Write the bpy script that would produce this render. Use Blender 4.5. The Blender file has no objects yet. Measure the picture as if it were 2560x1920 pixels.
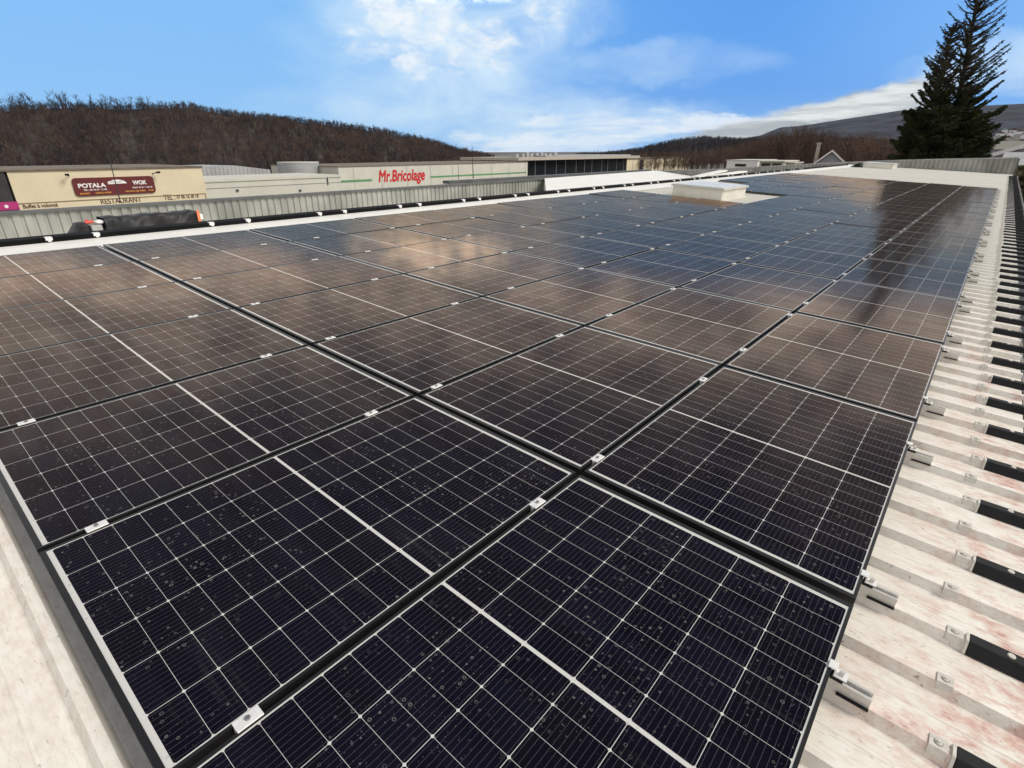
import bpy, bmesh, math, random
import numpy as np
from mathutils import Vector, Matrix

C = bpy.context.scene
COL = C.collection
R = math.radians
rnd = random.Random(7)
nrg = np.random.default_rng(11)

# ------------------------------------------------------------------ camera
RW = np.array([[0.6471744372819187, -0.7623357757942953, -0.00306800797614383],
               [-0.30402089538819177, -0.25439958690678444, -0.9180697932886255],
               [0.699096948138235, 0.5950840390403589, -0.39640691464458416]])
CW = np.array([-1.8526406053213629, -0.0032392629545647394, 1.4398497338597123])
FPX = 1348.596
cam = bpy.data.cameras.new('camera')
camo = bpy.data.objects.new('camera', cam)
COL.objects.link(camo)
cam.sensor_width = 36.0
cam.lens = FPX / 2560 * 36
cam.clip_start = 0.05
cam.clip_end = 20000
m3 = Matrix((RW[0], -RW[1], -RW[2])).transposed()
camo.matrix_world = Matrix.Translation(CW) @ m3.to_4x4()
C.camera = camo

# ------------------------------------------------------------------ exposure, sun, sky
C.view_settings.view_transform = 'Standard'
C.view_settings.look = 'None'
C.view_settings.exposure = 0.0
C.view_settings.gamma = 1.0
SUN_AZ, SUN_EL = -62.0, 42.0            # degrees from +X towards +Y, above the horizon
sun = bpy.data.lights.new('sun', 'SUN')
sun.energy = 3.0
sun.angle = R(24)
sun.color = (1.0, 0.94, 0.84)
suno = bpy.data.objects.new('sun', sun)
COL.objects.link(suno)
sd = Vector((math.cos(R(SUN_EL)) * math.cos(R(SUN_AZ)), math.cos(R(SUN_EL)) * math.sin(R(SUN_AZ)), math.sin(R(SUN_EL))))
suno.rotation_euler = sd.to_track_quat('Z', 'Y').to_euler()
suno.location = (0, -20, 40)


class NT:
    """small helper for node trees"""
    def __init__(self, tree):
        self.t = tree
        self.n = tree.nodes
        self.l = tree.links

    def node(self, typ, **kw):
        nd = self.n.new(typ)
        for k, v in kw.items():
            setattr(nd, k, v)
        return nd

    def put(self, sock, v):
        if v is None:
            return
        if isinstance(v, bpy.types.NodeSocket):
            self.l.new(v, sock)
        elif isinstance(v, (tuple, list)):
            n = len(sock.default_value)
            v = tuple(v)
            sock.default_value = v if len(v) == n else (v + (1.0,))[:n]
        else:
            sock.default_value = v

    def math(self, op, a, b=None, c=None, clamp=False):
        nd = self.node('ShaderNodeMath', operation=op)
        nd.use_clamp = clamp
        self.put(nd.inputs[0], a)
        self.put(nd.inputs[1], b)
        self.put(nd.inputs[2], c)
        return nd.outputs[0]

    def vmath(self, op, a, b=None):
        nd = self.node('ShaderNodeVectorMath', operation=op)
        self.put(nd.inputs[0], a)
        self.put(nd.inputs[1], b)
        return nd.outputs['Value'] if op in ('DOT_PRODUCT', 'LENGTH') else nd.outputs[0]

    def mix(self, f, a, b, blend='MIX'):
        nd = self.node('ShaderNodeMix', data_type='RGBA', blend_type=blend)
        self.put(nd.inputs[0], f)
        self.put(nd.inputs[6], a)
        self.put(nd.inputs[7], b)
        return nd.outputs[2]

    def ramp(self, f, a, b, lo=0.0, hi=1.0, smooth=True):
        nd = self.node('ShaderNodeMapRange', interpolation_type='SMOOTHSTEP' if smooth else 'LINEAR')
        self.put(nd.inputs[0], f)
        for i, v in enumerate((a, b, lo, hi)):
            self.put(nd.inputs[i + 1], v)
        return nd.outputs[0]

    def noise(self, vec, scale, detail=4.0, rough=0.55, dist=0.0):
        nd = self.node('ShaderNodeTexNoise')
        self.put(nd.inputs['Vector'], vec)
        nd.inputs['Scale'].default_value = scale
        nd.inputs['Detail'].default_value = detail
        nd.inputs['Roughness'].default_value = rough
        nd.inputs['Distortion'].default_value = dist
        return nd.outputs['Fac']

    def voro(self, vec, scale, feature='F1'):
        nd = self.node('ShaderNodeTexVoronoi', feature=feature)
        self.put(nd.inputs['Vector'], vec)
        nd.inputs['Scale'].default_value = scale
        return nd

    def sep(self, v):
        nd = self.node('ShaderNodeSeparateXYZ')
        self.put(nd.inputs[0], v)
        return nd.outputs

    def comb(self, x, y, z):
        nd = self.node('ShaderNodeCombineXYZ')
        for i, v in enumerate((x, y, z)):
            self.put(nd.inputs[i], v)
        return nd.outputs[0]


world = bpy.data.worlds.new('World')
C.world = world
world.use_nodes = True
w = NT(world.node_tree)
w.n.clear()
wo = w.node('ShaderNodeOutputWorld')
bg = w.node('ShaderNodeBackground')
bg.inputs['Strength'].default_value = 0.1
sky = w.node('ShaderNodeTexSky', sky_type='NISHITA')
sky.sun_disc = False
sky.sun_elevation = R(SUN_EL)
sky.sun_rotation = R(90 - SUN_AZ)
sky.altitude = 300
sky.air_density = 1.0
sky.dust_density = 0.6
sky.ozone_density = 2.0
dirv = w.node('ShaderNodeTexCoord').outputs['Generated']
dx, dy, dz = w.sep(dirv)[:3]
az = w.math('MULTIPLY', w.math('ARCTAN2', dy, dx), 57.29578)
el = w.math('MULTIPLY', w.math('ARCSINE', w.math('MINIMUM', w.math('MAXIMUM', dz, -1.0), 1.0)), 57.29578)
warp1 = w.noise(w.comb(w.math('MULTIPLY', az, 0.16), w.math('MULTIPLY', el, 0.30), 9.0), 1.0, 7, 0.62)
warp2 = w.noise(w.comb(w.math('MULTIPLY', az, 0.16), w.math('MULTIPLY', el, 0.30), 23.0), 1.0, 7, 0.62)
azw = w.math('ADD', az, w.math('MULTIPLY', w.math('SUBTRACT', warp1, 0.5), 9.0))
elw = w.math('ADD', el, w.math('MULTIPLY', w.math('SUBTRACT', warp2, 0.5), 4.5))
# clear blue: paler to the left and towards the horizon, deeper past the middle
blue = w.mix(w.ramp(az, 18.0, 62.0), (0.95, 3.6, 9.2, 1), (2.35, 5.5, 10.0, 1))
blue = w.mix(w.math('MULTIPLY', w.ramp(az, 20.0, 3.0), w.ramp(el, 1.0, 9.0)), blue, (1.75, 4.6, 9.8, 1))
blue = w.mix(w.ramp(el, 5.0, 0.0, 0.0, 0.55), blue, (2.9, 6.2, 10.0, 1))
skyc = w.mix(0.12, blue, sky.outputs[0])
# behind and beside the view the sky is hazed over
skyc = w.mix(w.math('MAXIMUM', w.ramp(az, -8.0, -25.0), w.ramp(az, 92.0, 115.0)), skyc, (7.0, 7.2, 7.5, 1))
cv = w.comb(w.math('MULTIPLY', az, 0.10), w.math('MULTIPLY', el, 0.17), 0.0)
n_big = w.noise(cv, 1.3, 6, 0.6, 0.5)
n_fine = w.noise(cv, 4.2, 8, 0.65, 0.4)
cstr = w.noise(w.comb(w.math('MULTIPLY', az, 0.07), w.math('MULTIPLY', el, 0.55), 3.0), 1.6, 7, 0.62, 0.6)


def blob(a0, e0, wa, we, soft=1.0):
    da = w.math('DIVIDE', w.math('SUBTRACT', azw, a0), wa)
    de = w.math('DIVIDE', w.math('SUBTRACT', elw, e0), we)
    q = w.math('ADD', w.math('MULTIPLY', da, da), w.math('MULTIPLY', de, de))
    return w.ramp(q, 0.0, soft, 1.0, 0.0)


def vmax(*a):
    r = a[0]
    for b in a[1:]:
        r = w.math('MAXIMUM', r, b)
    return r


# thin veils
veil = vmax(blob(46, 8.0, 16, 8.0), w.math('MULTIPLY', blob(46, 4.0, 20, 3.4), 0.9),
            w.math('MULTIPLY', blob(34, 2.6, 16, 3.0), 0.9), w.math('MULTIPLY', blob(37, 11.5, 8, 4.5), 0.9),
            w.math('MULTIPLY', blob(2, 5.6, 7, 2.6), 0.9), w.math('MULTIPLY', blob(27, 7.2, 12, 2.0), 0.5))
veil = w.math('MULTIPLY', veil, w.ramp(n_big, 0.25, 0.75, 0.25, 1.0))
# brighter broken puffs
pf = vmax(w.math('MULTIPLY', blob(48.5, 11.0, 6.6, 4.8), 0.92), w.math('MULTIPLY', blob(45.0, 8.8, 7.0, 3.2), 0.8), w.math('MULTIPLY', blob(37.3, 11.8, 4.5, 4.5), 0.6),
          w.math('MULTIPLY', blob(49.3, 7.0, 3.0, 1.1), 0.8), w.math('MULTIPLY', blob(53.5, 8.4, 4.0, 2.4), 0.62))
puff = w.math('MULTIPLY', w.ramp(w.math('ADD', w.math('MULTIPLY', n_fine, 0.95), w.math('MULTIPLY', pf, 0.42)), 0.54, 1.02), w.ramp(pf, 0.0, 0.6))
lo = vmax(w.math('MULTIPLY', blob(38, 0.2, 14, 2.0), 1.0), w.math('MULTIPLY', blob(36.5, 2.3, 5.5, 1.4), 0.75), w.math('MULTIPLY', blob(29.0, 2.0, 9, 2.6), 0.8), blob(22.5, 1.6, 5, 2.2))
low = w.math('MULTIPLY', w.ramp(w.math('ADD', w.math('MULTIPLY', cstr, 0.95), w.math('MULTIPLY', lo, 0.42)), 0.60, 0.95), w.ramp(lo, 0.0, 0.5))
# the cloud bank that lies on the mountain, its upper edge climbing to the right
edge = w.math('ADD', w.math('MULTIPLY', w.math('SUBTRACT', 22.0, az), 0.225), 2.05)
edge = w.math('ADD', edge, w.math('MULTIPLY', w.math('SUBTRACT', n_fine, 0.5), 1.3))
bank = w.math('MULTIPLY', w.ramp(w.math('SUBTRACT', edge, el), -0.10, 0.75), w.math('MULTIPLY', w.ramp(az, 26.0, 21.5), w.ramp(az, 2.5, 7.0)))
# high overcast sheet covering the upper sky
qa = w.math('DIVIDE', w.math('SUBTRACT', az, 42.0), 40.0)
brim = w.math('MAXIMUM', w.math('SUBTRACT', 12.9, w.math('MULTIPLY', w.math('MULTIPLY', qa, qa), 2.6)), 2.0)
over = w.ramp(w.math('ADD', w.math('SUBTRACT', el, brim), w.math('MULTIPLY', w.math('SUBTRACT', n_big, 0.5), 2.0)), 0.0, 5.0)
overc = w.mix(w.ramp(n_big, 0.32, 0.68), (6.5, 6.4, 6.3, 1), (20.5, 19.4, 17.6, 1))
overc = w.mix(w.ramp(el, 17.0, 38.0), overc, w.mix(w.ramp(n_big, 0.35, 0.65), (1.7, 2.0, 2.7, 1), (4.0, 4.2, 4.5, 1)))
cloudc = w.mix(w.ramp(n_fine, 0.35, 0.65), (8.0, 9.0, 9.8, 1), (9.5, 9.8, 10.0, 1))
bankc = w.mix(w.ramp(cstr, 0.36, 0.64), (4.2, 4.7, 5.0, 1), (8.2, 8.5, 8.5, 1))
c1 = w.mix(w.math('MULTIPLY', veil, 0.85), skyc, (7.2, 9.0, 10.2, 1))
c2 = w.mix(w.math('MULTIPLY', puff, 0.85), c1, cloudc)
c3 = w.mix(w.math('MULTIPLY', low, 0.75), c2, cloudc)
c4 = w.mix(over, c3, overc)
# bright warm cloud added just above the view for its glare on the panels
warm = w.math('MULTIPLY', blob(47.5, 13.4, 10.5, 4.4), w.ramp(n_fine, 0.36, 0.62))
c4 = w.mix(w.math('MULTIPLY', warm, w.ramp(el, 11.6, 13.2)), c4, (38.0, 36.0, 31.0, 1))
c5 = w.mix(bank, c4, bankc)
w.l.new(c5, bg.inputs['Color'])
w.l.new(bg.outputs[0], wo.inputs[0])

# ------------------------------------------------------------------ placement helpers
PITCH = R(3.0)                       # fall of the panelled roof
MS = Matrix.Rotation(PITCH, 4, 'X')  # slope frame (u along the ridge, v up the fall, n out of the roof) to world


def ray(x, y):
    return np.array([(x - 1280) / FPX, (y - 960) / FPX, 1.0]) @ RW


def at(x, y, X=None, Y=None):
    d = ray(x, y)
    s = (X - CW[0]) / d[0] if X is not None else (Y - CW[1]) / d[1]
    return Vector(CW + s * d)


def polar(azd, eld, r):
    a, e = R(azd), R(eld)
    return Vector((CW[0] + r * math.cos(a), CW[1] + r * math.sin(a), CW[2] + r * math.tan(e)))


# ------------------------------------------------------------------ object helpers
def tag(o, label=None, cat=None, group=None, kind=None):
    if label:
        o['label'] = label
    if cat:
        o['category'] = cat
    if group:
        o['group'] = group
    if kind:
        o['kind'] = kind
    return o


def thing(name, label, cat, loc=(0, 0, 0), mat=None, group=None):
    o = bpy.data.objects.new(name, None)
    o.empty_display_size = 0.1
    COL.objects.link(o)
    o.matrix_world = mat if mat is not None else Matrix.Translation(loc)
    return tag(o, label, cat, group)


def link(name, me, parent=None, mat=None):
    o = bpy.data.objects.new(name, me)
    COL.objects.link(o)
    if parent:
        o.parent = parent
    if mat is not None:
        o.matrix_world = mat
    return o


def mesh_from(name, verts, faces, mats, smooth=False):
    me = bpy.data.meshes.new(name)
    me.from_pydata([tuple(v) for v in verts], [], faces)
    for m in (mats if isinstance(mats, (list, tuple)) else [mats]):
        me.materials.append(m)
    if smooth:
        for p in me.polygons:
            p.use_smooth = True
    me.update()
    return me


class MB:
    """collects boxes, prisms and tubes, builds one mesh"""
    def __init__(self):
        self.v, self.f, self.mi = [], [], []

    def add(self, vs, fs, mi=0):
        b = len(self.v)
        self.v += [tuple(x) for x in vs]
        self.f += [tuple(b + i for i in f) for f in fs]
        self.mi += [mi] * len(fs)
        return self

    def box(self, x0, x1, y0, y1, z0, z1, mi=0):
        vs = [(x0, y0, z0), (x1, y0, z0), (x1, y1, z0), (x0, y1, z0), (x0, y0, z1), (x1, y0, z1), (x1, y1, z1), (x0, y1, z1)]
        return self.add(vs, [(0, 3, 2, 1), (4, 5, 6, 7), (0, 1, 5, 4), (1, 2, 6, 5), (2, 3, 7, 6), (3, 0, 4, 7)], mi)

    def prism(self, prof, a0, a1, axis='x', mi=0, caps=True):
        """profile of (p, q) pairs extruded along an axis: x -> (a,p,q), y -> (p,a,q), z -> (p,q,a)"""
        def co(a, p, q):
            return (a, p, q) if axis == 'x' else (p, a, q) if axis == 'y' else (p, q, a)
        n = len(prof)
        vs = [co(a0, *p) for p in prof] + [co(a1, *p) for p in prof]
        fs = [(i, (i + 1) % n, n + (i + 1) % n, n + i) for i in range(n)]
        if caps:
            fs += [tuple(range(n))[::-1], tuple(range(n, 2 * n))]
        return self.add(vs, fs, mi)

    def tube(self, p0, p1, r0, r1, n=8, mi=0):
        p0, p1 = Vector(p0), Vector(p1)
        d = (p1 - p0).normalized()
        a = d.orthogonal().normalized()
        b = d.cross(a)
        vs = []
        for p, r in ((p0, r0), (p1, r1)):
            for k in range(n):
                t = 2 * math.pi * k / n
                vs.append(p + (a * math.cos(t) + b * math.sin(t)) * r)
        fs = [(i, (i + 1) % n, n + (i + 1) % n, n + i) for i in range(n)]
        fs += [tuple(range(n))[::-1], tuple(range(n, 2 * n))]
        return self.add(vs, fs, mi)

    def mesh(self, name, mats, bevel=0.0):
        me = mesh_from(name, self.v, self.f, mats)
        for p, i in zip(me.polygons, self.mi):
            p.material_index = i
        bm = bmesh.new()
        bm.from_mesh(me)
        bmesh.ops.recalc_face_normals(bm, faces=bm.faces)
        if bevel:
            bmesh.ops.bevel(bm, geom=list(bm.edges), offset=bevel, segments=1, affect='EDGES')
        bm.to_mesh(me)
        bm.free()
        return me

    def build(self, name, mats, parent=None, mat=None, bevel=0.0):
        return link(name, self.mesh(name, mats, bevel), parent, mat)


# ------------------------------------------------------------------ materials
def material(name):
    m = bpy.data.materials.new(name)
    m.use_nodes = True
    t = NT(m.node_tree)
    b = t.n['Principled BSDF']
    return m, t, b


def plain(name, col, rough=0.6, metal=0.0, var=0.12, scale=3.0, spec=0.5, stretch=None, bump=0.0):
    m, t, b = material(name)
    co = t.node('ShaderNodeTexCoord').outputs['Object']
    if stretch:
        co = t.vmath('MULTIPLY', co, stretch)
    n = t.noise(co, scale, 5, 0.6)
    f = t.ramp(n, 0.3, 0.7)
    c = t.mix(f, tuple(x * (1 - var) for x in col) + (1,), tuple(min(1, x * (1 + var)) for x in col) + (1,))
    t.put(b.inputs['Base Color'], c)
    b.inputs['Roughness'].default_value = rough
    b.inputs['Metallic'].default_value = metal
    b.inputs['Specular IOR Level'].default_value = spec
    if bump:
        bp = t.node('ShaderNodeBump')
        bp.inputs['Strength'].default_value = bump
        bp.inputs['Distance'].default_value = 0.01
        t.put(bp.inputs['Height'], n)
        t.put(b.inputs['Normal'], bp.outputs[0])
    return m


def mat_white_roof():
    m, t, b = material('white_roof_sheet')
    co = t.node('ShaderNodeTexCoord').outputs['Object']
    u, v, n_ = t.sep(co)[:3]
    st = t.comb(t.math('MULTIPLY', u, 60.0), t.math('MULTIPLY', v, 15.0), n_)
    streak = t.noise(st, 1.0, 6, 0.7)
    st2 = t.comb(t.math('MULTIPLY', u, 110.0), t.math('MULTIPLY', v, 26.0), 4.0)
    fleck = t.noise(st2, 1.0, 3, 0.7, 0.6)
    patch = t.noise(co, 1.7, 4, 0.6)
    base = t.mix(t.ramp(streak, 0.30, 0.60), (0.75, 0.70, 0.615, 1), (0.86, 0.83, 0.76, 1))
    base = t.mix(t.ramp(patch, 0.42, 0.72, 0.0, 0.30), base, (0.68, 0.60, 0.50, 1))
    dark = t.math('MULTIPLY', t.ramp(fleck, 0.62, 0.70), t.ramp(patch, 0.35, 0.6, 0.35, 0.9))
    base = t.mix(dark, base, (0.19, 0.16, 0.13, 1))
    # reddish staining towards the eave and near end, where the old red coat shows through
    rn = t.noise(t.comb(t.math('MULTIPLY', u, 16.0), t.math('MULTIPLY', v, 8.0), 7.0), 1.0, 9, 0.72)
    zone = t.noise(t.comb(t.math('MULTIPLY', u, 2.2), t.math('MULTIPLY', v, 3.0), 2.0), 1.0, 3, 0.6)
    near = t.math('MULTIPLY', t.ramp(v, 0.05, -0.42, 0.30, 1.0), t.ramp(u, 8.0, 1.0))
    near = t.math('MULTIPLY', near, t.ramp(zone, 0.36, 0.60))
    rm = t.math('MULTIPLY', t.ramp(rn, 0.42, 0.60), near)
    base = t.mix(t.math('MULTIPLY', rm, 0.78), base, (0.60, 0.34, 0.28, 1))
    rm2 = t.math('MULTIPLY', t.ramp(rn, 0.58, 0.66), t.math('MULTIPLY', near, t.ramp(fleck, 0.40, 0.55)))
    base = t.mix(t.math('MULTIPLY', rm2, 0.85), base, (0.33, 0.06, 0.045, 1))
    # dirt gathers in fine cracks and scuffs of the old coat
    scuff = t.noise(t.comb(t.math('MULTIPLY', u, 150.0), t.math('MULTIPLY', v, 30.0), 11.0), 1.0, 6, 0.75, 1.2)
    base = t.mix(t.math('MULTIPLY', t.ramp(scuff, 0.61, 0.69), t.ramp(patch, 0.30, 0.65, 0.2, 0.5)), base, (0.30, 0.25, 0.20, 1))
    base = t.mix(t.math('MULTIPLY', t.ramp(scuff, 0.40, 0.33), 0.6), base, (0.88, 0.86, 0.80, 1))
    # cleaner brighter coat far along the roof
    base = t.mix(t.ramp(u, 2.0, 14.0, 0.0, 0.75), base, (0.80, 0.785, 0.73, 1))
    lap = t.math('LESS_THAN', t.math('MODULO', t.math('ADD', u, t.math('MULTIPLY', t.math('SUBTRACT', patch, 0.5), 0.25)), 3.1), 0.16)
    base = t.mix(t.math('MULTIPLY', t.math('MULTIPLY', lap, t.ramp(u, 28.0, 30.0)), 0.5), base, (0.40, 0.39, 0.36, 1))
    t.put(b.inputs['Base Color'], base)
    b.inputs['Roughness'].default_value = 0.55
    bp = t.node('ShaderNodeBump')
    bp.inputs['Strength'].default_value = 0.25
    bp.inputs['Distance'].default_value = 0.004
    t.put(bp.inputs['Height'], streak)
    t.put(b.inputs['Normal'], bp.outputs[0])
    return m


PL, PW = 1.762, 1.132                # panel length (along the ridge) and width (up the fall)
UU, VV = 1.78489, 1.154              # grid steps of the array


def mat_cells():
    """solar laminate: half cells, white backsheet lines, busbars, droplets, coated glass"""
    m, t, b = material('solar_laminate')
    co = t.node('ShaderNodeTexCoord').outputs['Object']
    oi = t.node('ShaderNodeObjectInfo').outputs['Random']
    x, y, _z = t.sep(co)[:3]
    cw, ch, mid = 0.0933, 0.1836, 0.006
    xa = t.math('SUBTRACT', t.math('ABSOLUTE', t.math('SUBTRACT', x, PL / 2)), mid)   # 0 at the middle bar
    yo = t.math('SUBTRACT', y, (PW - 6 * ch) / 2)
    fx = t.math('MODULO', t.math('ADD', xa, 9.25), cw)
    fx = t.math('MODULO', t.math('ADD', xa, cw * 100), cw)
    fy = t.math('MODULO', t.math('ADD', yo, ch * 100), ch)
    ex = t.math('MINIMUM', fx, t.math('SUBTRACT', cw, fx))
    ey = t.math('MINIMUM', fy, t.math('SUBTRACT', ch, fy))
    lx = t.math('LESS_THAN', ex, 0.00062)
    ly = t.math('LESS_THAN', ey, 0.00095)
    dia = t.math('LESS_THAN', t.math('ADD', ex, ey), 0.0066)
    bar = t.math('LESS_THAN', xa, 0.0)
    endx = t.math('GREATER_THAN', xa, cw * 9)
    endy = t.math('GREATER_THAN', t.math('ABSOLUTE', t.math('SUBTRACT', y, PW / 2)), ch * 3)
    line = vmx(t, lx, ly, dia, bar, endx, endy)
    # busbars run along the panel, ten to a cell
    fb = t.math('MODULO', t.math('ADD', yo, ch * 100), ch / 10)
    bus = t.math('LESS_THAN', t.math('ABSOLUTE', t.math('SUBTRACT', fb, ch / 20)), 0.00075)
    ci = t.comb(t.math('FLOOR', t.math('DIVIDE', x, cw)), t.math('FLOOR', t.math('DIVIDE', yo, ch)), t.math('MULTIPLY', oi, 50.0))
    wn = t.node('ShaderNodeTexWhiteNoise')
    t.put(wn.inputs['Vector'], ci)
    cell = t.mix(wn.outputs['Value'], (0.0010, 0.0015, 0.0065, 1), (0.0018, 0.0026, 0.0105, 1))
    cell = t.mix(t.math('MULTIPLY', bus, 0.75), cell, (0.064, 0.061, 0.072, 1))
    # rain droplets and dried drop marks, in loose clusters
    off = t.comb(t.math('MULTIPLY', oi, 37.0), t.math('MULTIPLY', oi, 91.0), 0.0)
    pc = t.vmath('ADD', co, off)
    cl = t.noise(pc, 2.6, 3, 0.6)
    warp = pc
    v1 = t.voro(warp, 40.0)
    big = t.math('MULTIPLY', t.math('LESS_THAN', v1.outputs['Distance'], t.math('MULTIPLY', v1.outputs['Color'], 0.27)), 1.0)
    v2 = t.voro(pc, 95.0)
    sml = t.math('LESS_THAN', v2.outputs['Distance'], t.math('MULTIPLY', v2.outputs['Color'], 0.22))
    ring = t.math('MULTIPLY', big, t.math('GREATER_THAN', v1.outputs['Distance'], t.math('MULTIPLY', v1.outputs['Color'], 0.16)))
    drop = t.math('MULTIPLY', t.math('MAXIMUM', t.math('MULTIPLY', ring, 0.8), t.math('MULTIPLY', sml, 0.5)), t.ramp(cl, 0.40, 0.58, 0.10, 1.0))
    base = t.mix(line, cell, (0.58, 0.58, 0.56, 1))
    base = t.mix(t.math('MULTIPLY', drop, 0.7), base, (0.22, 0.21, 0.20, 1))
    film = t.noise(pc, 1.1, 3, 0.6)
    runs = t.noise(t.comb(t.math('MULTIPLY', x, 26.0), t.math('ADD', t.math('MULTIPLY', y, 1.6), t.math('MULTIPLY', oi, 40.0)), 0.0), 1.0, 4, 0.6)
    base = t.mix(t.math('MULTIPLY', t.ramp(runs, 0.55, 0.75, 0.0, 0.05), t.ramp(y, 0.55, 0.02)), base, (0.35, 0.32, 0.29, 1))
    v3 = t.voro(pc, 1.3)
    blot = t.math('LESS_THAN', t.math('ADD', v3.outputs['Distance'], t.math('MULTIPLY', t.noise(pc, 60.0, 3, 0.6), 0.02)), 0.022)
    base = t.mix(t.math('MULTIPLY', blot, t.math('GREATER_THAN', t.sep(v3.outputs['Color'])[0], 0.72)), base, (0.42, 0.41, 0.37, 1))
    base = t.mix(t.math('MULTIPLY', oi, 0.006), base, (0.5, 0.4, 0.35, 1))
    base = t.mix(t.ramp(film, 0.35, 0.75, 0.0, 0.003), base, (0.5, 0.42, 0.36, 1))
    dif = t.node('ShaderNodeBsdfDiffuse')
    t.put(dif.inputs['Color'], base)
    glo = t.node('ShaderNodeBsdfGlossy')
    fr = t.node('ShaderNodeFresnel')
    fr.inputs['IOR'].default_value = 1.245
    # warm coating tint, its colour deepened edge on to grey the mirrored blue sky
    tint = t.mix(t.ramp(fr.outputs[0], 0.10, 0.42), TINT_NEAR, TINT_FAR)
    # coating thickness differs a little from cell to cell and in soft patches
    wn2 = t.sep(wn.outputs['Color'])
    cvar = t.mix(wn2[0], (0.80, 0.76, 0.74, 1), (1.0, 1.0, 1.0, 1))
    cvar = t.mix(t.math('MULTIPLY', t.math('GREATER_THAN', wn2[1], 0.75), 0.5), cvar, (1.0, 0.86, 0.90, 1))
    tint = t.mix(1.0, tint, cvar, 'MULTIPLY')
    tint = t.mix(t.ramp(t.noise(pc, 0.9, 4, 0.6), 0.35, 0.68, 0.30, 0.0), tint, (0.45, 0.36, 0.30, 1))
    t.put(glo.inputs['Color'], tint)
    glo.inputs['Roughness'].default_value = 0.085
    # wet, finely textured glass: a second, wider lobe
    glh = t.node('ShaderNodeBsdfGlossy')
    t.put(glh.inputs['Color'], tint)
    glh.inputs['Roughness'].default_value = 0.26
    gmx = t.node('ShaderNodeMixShader')
    gmx.inputs[0].default_value = 0.10
    t.l.new(glo.outputs[0], gmx.inputs[1])
    t.l.new(glh.outputs[0], gmx.inputs[2])
    mx = t.node('ShaderNodeMixShader')
    t.put(mx.inputs[0], fr.outputs[0])
    t.l.new(dif.outputs[0], mx.inputs[1])
    t.l.new(gmx.outputs[0], mx.inputs[2])
    # pale film put over edge-on glass to grey and lift its reflection
    grey_film = t.node('ShaderNodeBsdfDiffuse')
    grey_film.inputs['Color'].default_value = (0.34, 0.31, 0.29, 1)
    dmx = t.node('ShaderNodeMixShader')
    t.put(dmx.inputs[0], t.math('MULTIPLY', t.ramp(fr.outputs[0], 0.10, 0.60, 0.0, 0.05), t.ramp(film, 0.3, 0.7, 0.75, 1.2)))
    t.l.new(mx.outputs[0], dmx.inputs[1])
    t.l.new(grey_film.outputs[0], dmx.inputs[2])
    t.l.new(dmx.outputs[0], t.n['Material Output'].inputs[0])
    return m


def vmx(t, *a):
    r = a[0]
    for b in a[1:]:
        r = t.math('MAXIMUM', r, b)
    return r


TINT_NEAR = (1.0, 0.84, 0.72, 1)
TINT_FAR = (1.0, 0.70, 0.46, 1)

M = {}
M['roof'] = mat_white_roof()
M['cells'] = mat_cells()
M['frame'] = plain('black_anodised_frame', (0.014, 0.014, 0.015), 0.36, 0.3, 0.15, 20)
M['alu'] = plain('bare_aluminium', (0.60, 0.585, 0.555), 0.5, 0.45, 0.08, 25)
M['clip'] = plain('pale_clip_metal', (0.60, 0.57, 0.51), 0.5, 0.1, 0.12, 30)
M['clampw'] = plain('bright_clamp_metal', (0.80, 0.80, 0.79), 0.45, 0.25, 0.06, 30)
M['steel'] = plain('screw_steel', (0.33, 0.32, 0.31), 0.4, 0.9, 0.1, 40)
M['rubber'] = plain('black_rubber', (0.011, 0.011, 0.012), 0.55, 0.0, 0.35, 18, spec=0.25)
M['ridge'] = plain('ridge_white', (0.80, 0.79, 0.75), 0.5, 0.0, 0.05, 1.5)
M['curb'] = plain('skylight_curb_paint', (0.60, 0.585, 0.52), 0.45, 0.0, 0.10, 4, stretch=(1, 1, 0.4))
M['lidframe'] = plain('lid_frame', (0.56, 0.56, 0.53), 0.45, 0.0, 0.06, 3)
M['clad'] = plain('grey_cladding', (0.27, 0.275, 0.25), 0.6, 0.0, 0.28, 0.9, stretch=(1, 1, 0.35))
M['coping'] = plain('dark_coping', (0.085, 0.09, 0.09), 0.5, 0.0, 0.2, 0.8)
M['gutter'] = plain('gutter_metal', (0.30, 0.29, 0.29), 0.5, 0.2, 0.15, 2)
M['gutdark'] = plain('gutter_dark_floor', (0.02, 0.018, 0.02), 0.5, 0.0, 0.3, 3)
M['wallpale'] = plain('pale_render', (0.55, 0.54, 0.48), 0.8, 0.0, 0.06, 0.5)
M['cream'] = plain('cream_render', (0.66, 0.575, 0.41), 0.85, 0.0, 0.06, 0.35)
M['trim'] = plain('brown_trim', (0.25, 0.19, 0.11), 0.7, 0.0, 0.1, 1)
M['brownroof'] = plain('brown_roof_edge', (0.16, 0.13, 0.10), 0.8, 0.0, 0.2, 1)
M['maroon'] = plain('maroon_sign_face', (0.115, 0.010, 0.012), 0.5, 0.0, 0.08, 1)
M['signwhite'] = plain('sign_white', (0.78, 0.76, 0.76), 0.6, 0.0, 0.03, 2)
M['orange_l'] = plain('sign_orange', (0.70, 0.34, 0.07), 0.6, 0.0, 0.05, 2)
M['letterbrown'] = plain('letter_brown', (0.10, 0.055, 0.025), 0.6, 0.0, 0.1, 2)
M['redletter'] = plain('red_letter', (0.55, 0.015, 0.02), 0.45, 0.0, 0.06, 2)
M['green'] = plain('green_stripe', (0.10, 0.27, 0.12), 0.6, 0.0, 0.1, 1)
M['black'] = plain('matt_black', (0.008, 0.008, 0.009), 0.9, 0.0, 0.3, 1, spec=0.1)
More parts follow.
